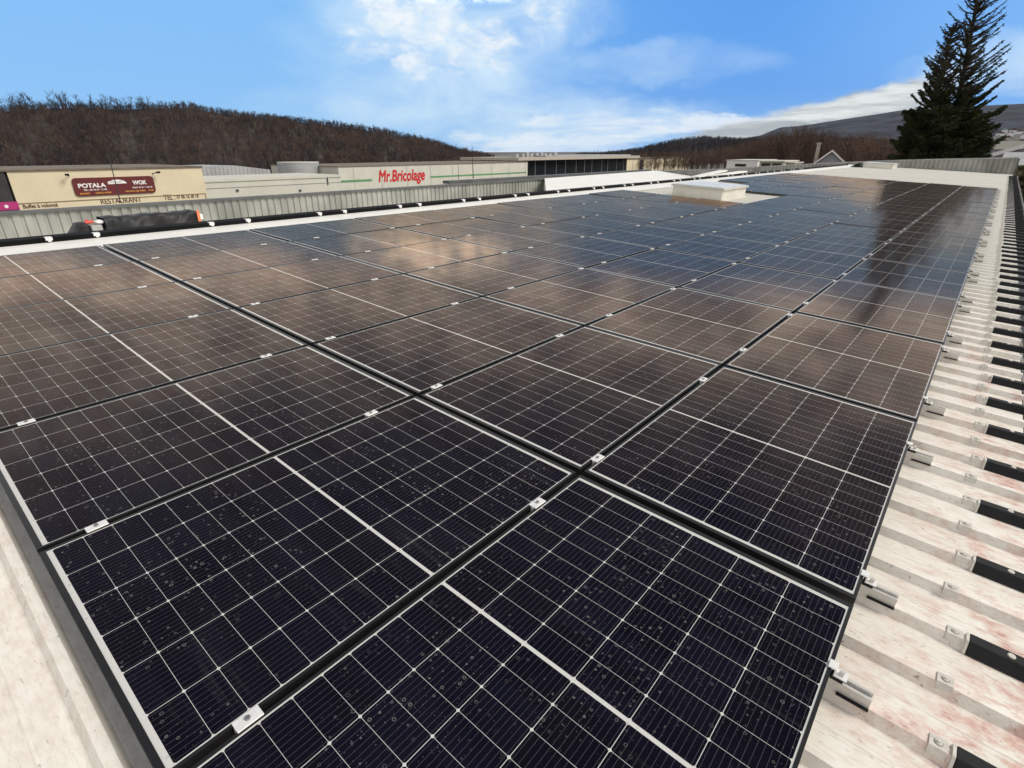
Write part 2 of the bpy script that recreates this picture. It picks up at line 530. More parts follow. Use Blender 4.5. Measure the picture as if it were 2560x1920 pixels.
M['darkpanel'] = plain('dark_facade', (0.028, 0.026, 0.03), 0.5, 0.0, 0.4, 0.8)
M['magenta'] = plain('magenta_band', (0.42, 0.025, 0.17), 0.5, 0.0, 0.1, 1)
M['greyroof'] = plain('grey_metal_roof', (0.36, 0.37, 0.38), 0.5, 0.2, 0.12, 0.3)
M['dglass'] = plain('dark_glazing', (0.010, 0.012, 0.016), 0.12, 0.0, 0.3, 0.4)
M['mullion'] = plain('grey_mullion', (0.16, 0.17, 0.18), 0.5, 0.3, 0.1, 1)
M['tarp'] = plain('black_tarp', (0.020, 0.020, 0.022), 0.62, 0.0, 0.3, 6)
M['strap'] = plain('orange_strap', (0.75, 0.20, 0.08), 0.6, 0.0, 0.1, 10)
M['red'] = plain('red_plastic', (0.62, 0.06, 0.04), 0.5, 0.0, 0.1, 10)
M['concrete'] = plain('concrete_grey', (0.36, 0.37, 0.35), 0.85, 0.0, 0.12, 8)
M['asphalt'] = plain('asphalt_and_earth', (0.085, 0.078, 0.066), 0.9, 0.0, 0.45, 0.06)
M['housewall'] = plain('grey_house_render', (0.27, 0.27, 0.29), 0.85, 0.0, 0.08, 1)
M['tile'] = plain('dark_red_tiles', (0.10, 0.045, 0.038), 0.8, 0.0, 0.25, 2)
M['stonepale'] = plain('pale_chimney', (0.42, 0.38, 0.33), 0.85, 0.0, 0.15, 3)
M['hedge'] = plain('olive_hedge', (0.055, 0.05, 0.014), 0.9, 0.0, 0.5, 2.5)
M['mast'] = plain('dark_mast', (0.03, 0.03, 0.03), 0.5, 0.3, 0.1, 3)
M['bark'] = plain('dark_bark', (0.035, 0.026, 0.020), 0.9, 0.0, 0.3, 4)
M['needle'] = plain('spruce_needles', (0.030, 0.036, 0.014), 0.9, 0.0, 0.7, 0.55, spec=0.1)
M['twig'] = plain('bare_twigs_brown', (0.068, 0.053, 0.048), 0.95, 0.0, 0.35, 0.03, spec=0.1)
M['twigred'] = plain('bare_twigs_reddish', (0.105, 0.068, 0.053), 0.95, 0.0, 0.35, 0.05, spec=0.1)
M['twigdark'] = plain('bare_twigs_dark', (0.046, 0.040, 0.044), 0.95, 0.0, 0.4, 0.02, spec=0.1)
M['scrub'] = plain('hill_scrub', (0.050, 0.041, 0.037), 0.95, 0.0, 0.5, 0.06, spec=0.1)
M['wooddark'] = plain('wooded_slope', (0.040, 0.044, 0.052), 0.95, 0.0, 0.6, 0.03, spec=0.1)
M['mountain'] = plain('far_wooded_mountain', (0.036, 0.042, 0.058), 0.95, 0.0, 0.55, 0.012, spec=0.1, stretch=(1, 1, 2.5))

# ------------------------------------------------------------------ ordinals for labels
ORD = ['first', 'second', 'third', 'fourth', 'fifth', 'sixth', 'seventh', 'eighth', 'ninth', 'tenth', 'eleventh', 'twelfth',
       'thirteenth', 'fourteenth', 'fifteenth', 'sixteenth', 'seventeenth', 'eighteenth', 'nineteenth']
TENS = {2: 'twent', 3: 'thirt', 4: 'fort', 5: 'fift', 6: 'sixt', 7: 'sevent', 8: 'eight', 9: 'ninet'}


def ordn(n):
    """1 -> first, 23 -> twenty-third, 123 -> hundred-and-twenty-third"""
    if n > 100:
        return 'hundred-and-' + ordn(n - 100)
    if n == 100:
        return 'hundredth'
    if n < 20:
        return ORD[n - 1]
    a, b = divmod(n, 10)
    return TENS[a] + ('ieth' if b == 0 else 'y-' + ORD[b - 1])


# ------------------------------------------------------------------ ground
gm = MB()
gm.add([(-4000, -4000, -7), (4000, -4000, -7), (4000, 4000, -7), (-4000, 4000, -7)], [(0, 1, 2, 3)])
tag(gm.build('ground', M['asphalt']), kind='structure')

# ------------------------------------------------------------------ the panelled building
RIB0, RIBP = 0.170, 0.252
NCREST, NPAN = -0.070, -0.105
UA, UB = -6.0, 49.0                  # near and far ends of the roof
VE, VR = -0.50, 9.45                 # eave and ridge
bld = thing('commercial_building', 'wide low building whose white ribbed metal roof carries the whole solar array', 'building', (0, 0, -7))


def ribbed_sheet(u0, u1, v0, v1, hv=0.016, hb=0.034, split=None):
    """trapezoid ribbed sheet as strips across u, in slope coordinates"""
    prof = []
    k0 = math.floor((u0 - RIB0) / RIBP)
    k1 = math.ceil((u1 - RIB0) / RIBP)
    for k in range(k0, k1 + 1):
        c = RIB0 + k * RIBP
        prof += [(c - hb, NPAN), (c - hv, NCREST), (c + hv, NCREST), (c + hb, NPAN)]
        # low stiffening swage between two ribs
        q = c + RIBP / 2
        prof += [(q - 0.006, NPAN), (q - 0.002, NPAN + 0.0018), (q + 0.002, NPAN + 0.0018), (q + 0.006, NPAN)]
    prof = [p for p in prof if u0 <= p[0] <= u1]
    prof = [(u0, NPAN)] + prof + [(u1, NPAN)]
    mb = MB()
    n = len(prof)
    vs = [(p[0], v0, p[1]) for p in prof] + [(p[0], v1, p[1]) for p in prof]
    mb.add(vs, [(i, i + 1, n + i + 1, n + i) for i in range(n - 1)])
    # underside closing lip at the eave
    vs = [(p[0], v0, p[1]) for p in prof] + [(p[0], v0, NPAN - 0.02) for p in prof]
    mb.add(vs, [(i, n + i, n + i + 1, i + 1) for i in range(n - 1)])
    return mb


ribbed_sheet(UA, UB, VE, VR).build('roof_sheet', M['roof'], bld, MS)
# ridge flashing
rf = MB()
rf.box(UA, UB, 8.10, 9.25, NCREST + 0.003, NCREST + 0.010)
rf.build('ridge_flashing', M['ridge'], bld, MS)
# far slope falls away behind the ridge to the valley
P0 = MS @ Vector((0, VR, NPAN))
YR, ZR = P0.y, P0.z
YV, ZV = 25.1, ZR - 0.128 * (25.1 - YR)
fs = MB()
fs.add([(UA, YR, ZR), (UB, YR, ZR), (UB, YV, ZV), (UA, YV, ZV)], [(0, 1, 2, 3)])
fs.build('rear_roof_slope', M['ridge'], bld, Matrix.Identity(4))
# white mono-pitch roof rising behind the valley
wr = MB()
top = [(31.4, 25.15, -0.37), (48.9, 25.15, -0.29), (48.9, 20.7, -0.79), (48.9, 17.6, -1.12), (21.6, 17.6, -1.12), (26.0, 20.9, -0.84)]
n = len(top)
wr.add([p for p in top] + [(p[0], p[1], ZV + 0.004) for p in top],
       [tuple(range(n))[::-1]] + [(i, (i + 1) % n, n + (i + 1) % n, n + i) for i in range(n)])
wr.build('upper_roof_slope', M['ridge'], bld, Matrix.Identity(4))
# outer walls
wl = MB()
e0 = MS @ Vector((0, VE + 0.06, NPAN - 0.03))
wl.box(UA + 0.05, UB + 0.35, e0.y, e0.y + 0.25, -7, e0.z)
wl.box(UA + 0.05, UA + 0.3, e0.y + 0.25, 25.1, -7, -1.2)
wl.box(UA + 0.05, UB + 0.35, 25.3, 25.55, -7, -1.2)
wl.box(UB + 0.12, UB + 0.35, e0.y + 0.25, 25.3, -7, -1.2)
wl.build('outer_wall', M['wallpale'], bld, Matrix.Identity(4))
# gutter along the eave
gt = MB()
gt.prism([(-0.53, -0.13), (-0.52, -0.25), (-0.72, -0.25), (-0.74, -0.125), (-0.755, -0.125), (-0.735, -0.265), (-0.505, -0.265), (-0.515, -0.13)], UA, UB + 0.2, 'x')
gt.build('gutter', M['gutter'], bld, MS)
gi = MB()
gi.box(UA, UB + 0.2, -0.718, -0.523, -0.248, -0.242)  # near-black sheet over the gutter bottom
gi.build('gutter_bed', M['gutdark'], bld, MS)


def ribbed_wall(p0, p1, tops, zb, pitch, depth=0.045, out=1):
    """vertical ribbed cladding from p0 to p1 (x,y); tops = function of t giving the top height"""
    d = Vector((p1[0] - p0[0], p1[1] - p0[1], 0))
    L = d.length
    d.normalize()
    nrm = Vector((d.y, -d.x, 0)) * out
    pts = []
    s = 0.0
    while s < L:
        for a, o in ((0.0, 0), (0.60, 0), (0.68, 1), (0.92, 1), (1.0, 0)):
            q = s + a * pitch
            if q <= L and (not pts or q > pts[-1][0] + 1e-6):
                pts.append((q, o * depth))
        s += pitch
    pts.append((L, 0.0))
    mb = MB()
    vs = []
    for q, o in pts:
        c = Vector((p0[0], p0[1], 0)) + d * q - nrm * o
        vs += [(c.x, c.y, zb), (c.x, c.y, tops(q / L))]
    mb.add(vs, [(2 * i, 2 * i + 2, 2 * i + 3, 2 * i + 1) for i in range(len(pts) - 1)])
    return mb


# long parapet beyond the valley (inner face of ribbed grey cladding, dark coping)
pz = lambda t: -0.468
rp = ribbed_wall((UA, 25.2), (31.38, 25.2), pz, ZV, 0.32)
par = rp.build('parapet', M['clad'], bld, Matrix.Identity(4))
cp = MB()
cp.box(UA, 48.95, 25.10, 25.45, -0.465, -0.375)
cp.build('coping', M['coping'], par, Matrix.Identity(4))
cp = MB()
cp.box(22.5, 48.95, 25.70, 26.3, -0.40, -0.22)
cp.build('coping', M['coping'], par, Matrix.Identity(4))

# end parapet across the far gable
GY = [0.0, 4.3, 6.2, 11.3, 19.1, 25.2]
GZ = [0.97, 0.83, 0.76, 0.50, -0.04, -0.31]
gfun = lambda t: float(np.interp(-0.5 + t * 25.7, GY, GZ)) - 0.08
ge = ribbed_wall((UB, 25.2), (UB, -0.5), lambda t: gfun(1 - t), -1.9, 0.27)
gpar = ge.build('parapet', M['clad'], bld, Matrix.Identity(4))
gc = MB()
ys = [-0.52, 4.3, 6.2, 11.3, 19.1, 25.1]
for a, b_ in zip(ys[:-1], ys[1:]):
    za, zb = float(np.interp(a, GY, GZ)), float(np.interp(b_, GY, GZ))
    x0, x1 = UB - 0.06, UB + 0.34
    gc.add([(x0, a, za - 0.085), (x1, a, za - 0.085), (x1, b_, zb - 0.085), (x0, b_, zb - 0.085),
            (x0, a, za), (x1, a, za), (x1, b_, zb), (x0, b_, zb)],
           [(0, 3, 2, 1), (4, 5, 6, 7), (0, 1, 5, 4), (2, 3, 7, 6), (3, 0, 4, 7), (1, 2, 6, 5)])
gc.build('coping', M['gutter'], gpar, Matrix.Identity(4))
ec = MB()
ec.box(UB - 0.055, UB + 0.34, -0.60, -0.505, -0.3, 0.885)
ec.build('corner_trim', M['coping'], gpar, Matrix.Identity(4))

# ------------------------------------------------------------------ black strip standing in for rear panel edges and shaded gap, with clips
rs = MB()
rs.prism([(8.90, -0.0595), (9.44, -0.0595), (9.44, -0.054), (8.95, -0.004), (8.90, -0.004)], UA, 47.0, 'x')
tag(rs.build('ridge_strip', M['black'], None, MS), 'long black strip for rear panel edges and shaded gap along the ridge', 'strip')

# ------------------------------------------------------------------ solar panels
fr_ = MB()
lip, dep = 0.0105, 0.032
o = [(0, 0), (PL, 0), (PL, PW), (0, PW)]
lpx = 0.0190
i_ = [(lpx, lip), (PL - lpx, lip), (PL - lpx, PW - lip), (lpx, PW - lip)]
vs = [(x, y, 0) for x, y in o] + [(x, y, 0) for x, y in i_] + [(x, y, -dep) for x, y in o] + [(x, y, -dep) for x, y in i_]
fcs = []
for k in range(4):
    q = (k + 1) % 4
    fcs += [(k, q, 4 + q, 4 + k), (8 + k, 8 + q, q, k), (12 + k, 4 + k, 4 + q, 12 + q), (8 + q, 8 + k, 12 + k, 12 + q)]
fr_.add(vs, fcs)
frame_me = fr_.mesh('panel_frame', M['frame'])
gl = MB()
gl.box(lpx + 0.0002, PL - lpx - 0.0002, lip + 0.0002, PW - lip - 0.0002, -0.006, -0.0018)
glass_me = gl.mesh('panel_glass', M['cells'])
ROWS = ['eave row', 'second row up from the eave', 'third row up from the eave', 'fourth row up from the eave',
        'third row down from ridge', 'second row down from ridge', 'top row along the ridge']
GAP = {(r, c) for r in (4, 5, 6) for c in (7, 8)} | {(6, 9), (6, 10)}
proto = None
for c in range(-1, 16):
    for r in range(7):
        if (r, c) in GAP:
            continue
        u0 = c * UU + (UU - PL) / 2 - (0.010 if c < 0 else 0.0)
        v0 = r * VV + 0.011
        tilt = Matrix.Rotation(R(rnd.gauss(0, 0.15)), 4, 'X') @ Matrix.Rotation(R(rnd.gauss(0, 0.11)), 4, 'Y')
        mat = MS @ Matrix.Translation((u0, v0, 0)) @ tilt
        lab = 'black framed solar panel, %s, %s column from the near end' % (ROWS[r], ordn(c + 2))
        t_ = thing('solar_panel', lab, 'solar panel', mat=mat, group='solar panels of the rooftop array')
        for nm, me in (('frame', frame_me), ('glass', glass_me)):
            p = bpy.data.objects.new(nm, me)
            COL.objects.link(p)
            p.parent = t_

# ------------------------------------------------------------------ rails, clamps
RK = [-7, -2, 0, 5, 8]
k = 13
while RIB0 + k * RIBP < 28.4:
    RK += [k, k + 2]
    k += 7
RAILS = [RIB0 + k * RIBP for k in RK if RIB0 + k * RIBP < 28.5]
rp_ = [(-0.018, NCREST + 0.001), (0.018, NCREST + 0.001), (0.018, -0.0335), (0.009, -0.0335), (0.009, -0.046), (-0.009, -0.046), (-0.009, -0.0335), (-0.018, -0.0335)]


def in_gap(u, v):
    return (int(v // VV), int(math.floor(u / UU))) in GAP


rail_me = MB().prism(rp_, -0.105, 8.16, 'y').mesh('rail', M['alu'])
rail_short = MB().prism(rp_, -0.105, 4 * VV + 0.04, 'y').mesh('rail_short', M['alu'])
rail_mid = MB().prism(rp_, -0.105, 6 * VV + 0.04, 'y').mesh('rail_mid', M['alu'])
foot_me = MB().box(-0.028, 0.028, -0.106, -0.02, NCREST - 0.004, NCREST + 0.0005).mesh('rail_foot', M['rubber'])
# mid clamp: bright plate bridging two frames, bolt in the middle
mc = MB()
mc.box(-0.035, 0.035, -0.0185, 0.0185, 0.0012, 0.0055)
mc.box(-0.035, 0.035, -0.0085, 0.0085, -0.030, 0.0010)
mclamp_me = mc.mesh('mid_clamp', M['clampw'], 0.0008)
bolt_me = MB().tube((0, 0, 0.0065), (0, 0, 0.0125), 0.0075, 0.0070, 6).tube((0, 0, 0.0125), (0, 0, 0.0130), 0.0042, 0.0038, 6).mesh('bolt', M['steel'])
# end clamp: Z shaped bracket hooked over the frame at the eave, on a black pad
ecm = MB()
ecm.prism([(0.012, 0.0013), (0.012, 0.0060), (-0.012, 0.0060), (-0.012, -0.018), (-0.044, -0.018), (-0.044, -0.0225), (-0.007, -0.0225), (-0.007, 0.0013)], -0.017, 0.017, 'x')
eclamp_me = ecm.mesh('end_clamp', M['clampw'], 0.0006)
ebolt_me = MB().tube((0, -0.027, -0.0178), (0, -0.027, -0.002), 0.0085, 0.0078, 6).mesh('end_bolt', M['alu'])
epad_me = MB().box(-0.019, 0.019, -0.036, -0.002, -0.0333, -0.0228).mesh('end_pad', M['rubber'])


def parts(t_, *pm):
    for nm, me in pm:
        p = bpy.data.objects.new(nm, me)
        COL.objects.link(p)
        p.parent = t_


for i, u in enumerate(RAILS):
    ci = int(math.floor(u / UU))
    me = rail_short if ci in (7, 8) else rail_mid if ci in (9, 10) else rail_me
    mm = MS @ Matrix.Translation((u, 0, 0))
    t_ = thing('mounting_rail', 'aluminium rail stub poking out from under the eave row, %s from the near end' % ordn(i + 1), 'rail', mat=mm, group='mounting rails under the array')
    parts(t_, ('channel', me), ('foot', foot_me))
    t_ = thing('end_clamp', 'silver bolted end clamp on the eave edge of the array, %s from the near end' % ordn(i + 1), 'clamp', mat=mm @ Matrix.Translation((0, 0.010, 0)), group='end clamps along the eave edge')
    parts(t_, ('bracket', eclamp_me), ('bolt', ebolt_me), ('pad', epad_me))
    for j in range(1, 7):
        if in_gap(u, j * VV - 0.5) or in_gap(u, j * VV + 0.5):
            continue
        t_ = thing('mid_clamp', 'bright mid clamp, %s seam up from the eave, %s along from near end' % (ORD[j - 1], ordn(i + 1)), 'clamp',
                   mat=MS @ Matrix.Translation((u + rnd.gauss(0, 0.012), j * VV, 0)) @ Matrix.Rotation(R(rnd.gauss(0, 1.5)), 4, 'Z'), group='mid clamps between the panel rows')
        parts(t_, ('plate', mclamp_me), ('bolt', bolt_me))
# clips on the ridge strip
rc_me = MB().box(-0.036, 0.036, 8.884, 8.96, -0.034, 0.004).box(-0.018, 0.018, 8.870, 8.8835, -0.048, -0.026).mesh('ridge_clip', M['clampw'], 0.002)
cnt = 0
for i, u in enumerate([-2.0] + RAILS + [29.2, 30.4, 30.9, 32.2, 32.7, 34.0, 34.5]):
    cnt += 1
    r_ = link('ridge_clip', rc_me, None, MS @ Matrix.Translation((u + (0.2 if u == RAILS[3] else 0.0), 0, 0)))
    tag(r_, 'small white clip on the black ridge strip, %s from the near end' % ordn(cnt), 'clip', 'clips on the ridge strip')

# ------------------------------------------------------------------ saddle clips and black rib covers along the eave
sp = MB()
nm_ = NPAN + 0.013
sp.prism([(-0.0290, nm_), (-0.0190, NCREST + 0.0012), (0.0190, NCREST + 0.0012), (0.0290, nm_), (0.0320, nm_), (0.0205, NCREST + 0.0042), (-0.0205, NCREST + 0.0042), (-0.0320, nm_)], -0.298, -0.254, 'y')
saddle_me = sp.mesh('saddle', M['clip'], 0.0008)
screw_me = MB().tube((0, -0.276, NCREST + 0.0052), (0, -0.276, NCREST + 0.0075), 0.0100, 0.0092, 10).tube((0, -0.276, NCREST + 0.0075), (0, -0.276, NCREST + 0.012), 0.0052, 0.0048, 6).mesh('screw', M['clip'])
wash_me = MB().tube((0, -0.276, NCREST + 0.0044), (0, -0.276, NCREST + 0.0051), 0.0118, 0.0118, 10).mesh('washer', M['steel'])
cv_ = MB()
cprof = [(-0.047, NPAN + 0.002), (-0.0215, NCREST + 0.009), (0.0215, NCREST + 0.009), (0.047, NPAN + 0.002)]
cv_.prism(cprof, -0.68, -0.316, 'y')
cover_me = cv_.mesh('cover', M['rubber'], 0.0025)
cscr_me = MB().tube((0, -0.425, NCREST + 0.0092), (0, -0.425, NCREST + 0.0125), 0.012, 0.010, 10).mesh('cover_screw', M['clip'])
cend_me = MB().prism([(-0.046, NPAN + 0.003), (-0.022, NCREST + 0.0075), (0.022, NCREST + 0.0075), (0.046, NPAN + 0.003)], -0.3155, -0.3075, 'y').mesh('cover_end', M['clip'])
rn_, sn_ = 0, 0
for k in range(-3, 190):
    u = RIB0 + k * RIBP
    if u > 46.5:
        break
    rn_ += 1
    mm = MS @ Matrix.Translation((u, rnd.gauss(0, 0.007), 0)) @ Matrix.Rotation(R(rnd.gauss(0, 0.5)), 4, 'Z')
    t_ = thing('saddle_clip', 'pale screwed saddle clip on the %s eave rib from the near corner' % ordn(rn_), 'clip', mat=mm, group='saddle clips on the eave ribs')
    parts(t_, ('saddle', saddle_me), ('screw', screw_me), ('washer', wash_me))
    if k % 2 == 0:
        sn_ += 1
        t_ = thing('rib_cover', 'black ribbed end cover over the eave, %s from the near corner' % ordn(sn_), 'cover', mat=mm, group='black covers along the eave')
        parts(t_, ('cover', cover_me), ('screw', cscr_me), ('end_cap', cend_me))

# ------------------------------------------------------------------ skylights and things lying on the roof
def skylight(u0, u1, v0, v1, h, label, lidmat):
    t_ = thing('skylight', label, 'skylight', mat=MS @ Matrix.Translation(((u0 + u1) / 2, (v0 + v1) / 2, NPAN)))
    a, b_ = (u1 - u0) / 2, (v1 - v0) / 2
    inv = t_.matrix_world
    cb = MB()
    cb.box(-a, a, -b_, b_, -0.02, h - 0.048)
    cb.box(-a - 0.05, a + 0.05, -b_ - 0.05, b_ + 0.05, 0.0, 0.045)
    link('curb', cb.mesh('curb', M['curb'], 0.004), t_)
    ld = MB()
    ld.box(-a - 0.055, a + 0.055, -b_ - 0.055, b_ + 0.055, h - 0.046, h - 0.022)
    ld.box(-a - 0.035, a + 0.035, -b_ - 0.035, b_ + 0.035, h - 0.020, h + 0.004)
    link('lid', ld.mesh('lid', M['lidframe'], 0.005), t_)
    gp = MB()
    gp.box(-a + 0.03, -0.02, -b_ + 0.03, b_ - 0.03, h + 0.005, h + 0.014)
    gp.box(0.02, a - 0.03, -b_ + 0.03, b_ - 0.03, h + 0.005, h + 0.014)
    link('dome_sheet', gp.mesh('dome_sheet', lidmat, 0.003), t_)
    return t_


lidm = plain('opal_sheet', (0.62, 0.65, 0.66), 0.35, 0.0, 0.05, 2)
skylight(13.2, 15.0, 5.52, 6.92, 0.335, 'large white box skylight standing in the gap left in the array', lidm)
t_ = skylight(44.6, 46.6, 5.8, 7.55, 0.36, 'second white box skylight by the far end wall', lidm)
bk = MB()
bk.add([(0, 0, 0), (0.55, -0.1, 0), (0.6, 0.75, 0), (0.0, 0.8, 0), (0.2, 0.15, 0.34), (0.42, 0.12, 0.37), (0.45, 0.45, 0.20), (0.2, 0.5, 0.14)],
       [(0, 3, 2, 1), (4, 5, 6, 7), (0, 1, 5, 4), (1, 2, 6, 5), (2, 3, 7, 6), (3, 0, 4, 7)])
tag(bk.build('tool_bag', M['rubber'], None, MS @ Matrix.Translation((44.2, 7.6, NPAN)), 0.02), 'small black bag beside the far white skylight', 'bag')
for p0, p1, lab in (((30.2, 13.2, 0.0), (34.5, 13.2, 0.24), 'upper of two white boards propped behind the ridge'),
                    ((31.2, 12.6, 0.03), (36.4, 12.6, 0.15), 'lower of two white boards lying behind the ridge')):
    bd = MB()
    x0, y0, z0 = p0
    x1, y1, z1 = p1
    bd.add([(x0, y0, z0), (x1, y1, z1), (x1, y1 + 0.5, z1), (x0, y0 + 0.5, z0), (x0, y0, z0 + 0.07), (x1, y1, z1 + 0.07), (x1, y1 + 0.5, z1 + 0.07), (x0, y0 + 0.5, z0 + 0.07)],
           [(0, 3, 2, 1), (4, 5, 6, 7), (0, 1, 5, 4), (1, 2, 6, 5), (2, 3, 7, 6), (3, 0, 4, 7)])
    tag(bd.build('white_board', M['ridge']), lab, 'board', 'boards behind the ridge')

# covered pile beyond the ridge
zt = ZR - 0.125 * (12 - YR)


def tarp_mesh(L, h, w_, seed, slump0, slump1):
    rg = random.Random(seed)
    nu, nv = 44, 12
    vs, fs_ = [], []
    for a in range(nu + 1):
        s = a / nu
        hh = h * min(1.0, (s / slump0) if slump0 and s < slump0 else 1.0) * min(1.0, ((1 - s) / slump1) if slump1 and s > 1 - slump1 else 1.0)
        for b_ in range(nv + 1):
            q = b_ / nv
            if q < 0.4:
                y, z = -w_ / 2, hh * q / 0.4
            elif q < 0.6:
                y, z = -w_ / 2 + w_ * (q - 0.4) / 0.2, hh
            else:
                y, z = w_ / 2, hh * (1 - q) / 0.4
            fold = 0.025 * math.sin(9 * s * L + 7 * q + seed) + 0.018 * math.sin(23 * s * L - 15 * q + 2 * seed) + rg.gauss(0, 0.006)
            vs.append((s * L, y - fold * (1.5 if q < 0.5 else 0.5), max(0.0, z + 0.4 * fold)))
    for a in range(nu):
        for b_ in range(nv):
            i = a * (nv + 1) + b_
            fs_.append((i, i + nv + 1, i + nv + 2, i + 1))
    return mesh_from('tarp', vs, fs_, M['tarp'], True)


tp = at(262, 560, Y=12.0)
te = at(500, 560, Y=12.0)
tt = thing('covered_pile', 'long low pile under a creased black tarpaulin behind the ridge', 'tarpaulin', (tp.x, 12.2, zt - 0.02))
link('tarpaulin', tarp_mesh(te.x - tp.x, 0.315, 0.5, 3, 0, 0), tt)
sb = MB()
L_ = te.x - tp.x
sb.box(L_ - 0.05, L_ - 0.002, -0.30, -0.285, 0, 0.345)
sb.build('strap', M['strap'], tt).rotation_euler = (0, 0, 0)
wb = MB()
wb.box(L_ + 0.01, L_ + 0.07, -0.25, -0.15, 0.16, 0.26)
wb.build('buckle', M['clampw'], tt)
q = at(172, 592, Y=11.9)
q2 = at(229, 592, Y=11.9)
tt = thing('covered_bundle', 'short slumped black bundle beside the long tarpaulin pile', 'tarpaulin', (q.x, 12.1, zt - 0.02))
link('tarpaulin', tarp_mesh(q2.x - q.x, 0.25, 0.4, 8, 0.6, 0), tt)
eb = MB()
eb.tube((-0.14, -0.2, 0.06), (-0.02, -0.2, 0.07), 0.035, 0.03, 8)
eb.build('orange_end', M['strap'], tt)
q = at(230, 590, Y=12.0)
q2 = at(257, 590, Y=12.0)
bb = MB()
bb.box(0, q2.x - q.x, -0.15, 0.15, 0, 0.21)
bb.box(0.02, q2.x - q.x + 0.06, -0.22, -0.16, -0.02, 0.11)
tag(bb.build('concrete_block', M['concrete'], None, Matrix.Translation((q.x, 12.0, zt - 0.01)), 0.008), 'pale grey concrete block between the two black tarpaulins', 'block')
rb = MB()
rb.tube((0, 0, 0.035), (0.12, 0, 0.05), 0.03, 0.024, 8)
rb.tube((0.0, 0.02, 0.05), (0.05, 0.03, 0.085), 0.018, 0.012, 6)
tag(rb.build('red_grip', M['red'], None, Matrix.Translation((q.x - 0.04, 12.0, zt + 0.205))), 'small red plastic tool lying on the concrete block', 'tool')
wbm = bmesh.new()
bmesh.ops.create_icosphere(wbm, subdivisions=2, radius=0.08)
for v in wbm.verts:
    v.co.z *= 0.45
    v.co.x *= 1.1
    v.co += Vector((rnd.gauss(0, 0.004), rnd.gauss(0, 0.004), rnd.gauss(0, 0.004)))
wme = bpy.data.meshes.new('white_sack')
wbm.to_mesh(wme)
wbm.free()
wme.materials.append(M['clampw'])
tag(link('white_sack', wme, None, Matrix.Translation((q2.x + 0.01, 12.05, zt + 0.235))), 'small white sack on the near end of the long tarpaulin pile', 'sack')

# thin masts on the parapet
for px0, py0, px1, py1, rad, lab in ((305, 520, 273, 392, 0.022, 'thin dark mast in front of the maroon sign'),
                                     (1147, 447, 1145, 408, 0.016, 'shorter thin mast in front of the store with red letters'),
                                     (1183.5, 445, 1180.5, 364, 0.024, 'taller dark mast near the end of the store with red letters')):
    a = at(px0, py0, Y=25.35)
    b_ = at(px1, py1, Y=25.35)
    mbm = MB()
    mbm.tube((0, 0, 0), (b_.x - a.x, 0, b_.z - a.z), rad, rad * 0.55, 7)
    mbm.tube((0, 0, 0), (0, 0, 0.05), rad * 2.2, rad * 2.0, 8)
    tag(mbm.build('mast', M['mast'], None, Matrix.Translation((a.x, 25.36, max(a.z, -0.31)))), lab, 'mast', 'masts along the parapet')

# ------------------------------------------------------------------ lettering
def text(body, p, size, mat, parent, width=None, shear=0.0, bold=0.0, heavy=0.0):
    """raised letters standing on a wall that faces -Y; p = lower left corner"""
    cu = bpy.data.curves.new('lettering', 'FONT')
    cu.body = body
    cu.size = size
    cu.extrude = 0.015
    cu.shear = shear
    cu.offset = bold
    cu.materials.append(mat)
    ob = bpy.data.objects.new('lettering', cu)
    COL.objects.link(ob)
    bpy.context.view_layer.update()
    me = bpy.data.meshes.new_from_object(ob.evaluated_get(bpy.context.evaluated_depsgraph_get()))
    bpy.data.objects.remove(ob)
    bpy.data.curves.remove(cu)
    if heavy:
        bm = bmesh.new()
        bm.from_mesh(me)
        for k, (ox, oy) in enumerate(((heavy, 0), (heavy * 0.5, heavy * 0.55), (heavy * 0.5, -heavy * 0.55))):
            bm2 = bmesh.new()
            bm2.from_mesh(me)
            for v in bm2.verts:
                v.co += Vector((ox, oy, 0.004 * (k + 1)))
            tmp = bpy.data.meshes.new('tmp')
            bm2.to_mesh(tmp)
            bm2.free()
            bm.from_mesh(tmp)
            bpy.data.meshes.remove(tmp)
        bm.to_mesh(me)
        bm.free()
    wdt = max((v.co.x for v in me.vertices), default=1.0)
    sx = (width / wdt) if (width and wdt > 1e-4) else 1.0
    ob = bpy.data.objects.new('lettering', me)
    COL.objects.link(ob)
    ob.parent = parent
    ob.matrix_world = Matrix.Translation(p) @ Matrix.Rotation(R(90), 4, 'X') @ Matrix.Diagonal((sx, 1, 1, 1))
    return ob


def span(x0, x1, ybase, Y, ycap):
    """lower-left point, cap height and width of a line of letters at depth Y"""
    a = at(x0, ybase, Y=Y)
    b_ = at(x1, ybase, Y=Y)
    h = at(x0, ycap, Y=Y).z - a.z
    return a, h, b_.x - a.x


# ------------------------------------------------------------------ restaurant
YB = 60.0
x0 = at(14, 424, Y=YB).x
x1 = at(508, 440, Y=YB).x
ztop = 0.21
res = thing('restaurant_building', 'cream rendered restaurant building behind the long grey parapet', 'building', ((x0 + x1) / 2, YB + 7, -7))
I4 = Matrix.Identity(4)
MB().box(x0, x1, YB, YB + 16, -7, ztop - 0.14).build('wall', M['cream'], res, I4)
MB().box(x0 - 0.1, x1 + 0.08, YB - 0.12, YB + 16.1, ztop - 0.137, ztop).build('roof_edge', M['brownroof'], res, I4)
zb_ = at(150, 502.5, Y=YB).z - 0.36
MB().box(x0 + 0.05, x1 - 0.15, YB - 0.05, YB - 0.002, zb_ + 0.30, zb_ + 0.36).box(x1 - 0.21, x1 - 0.15, YB - 0.05, YB - 0.002, zb_ - 2, zb_ + 0.297).build('trim', M['trim'], res, I4)
a, h, wd = span(252, 356, 509.5, YB, 500)
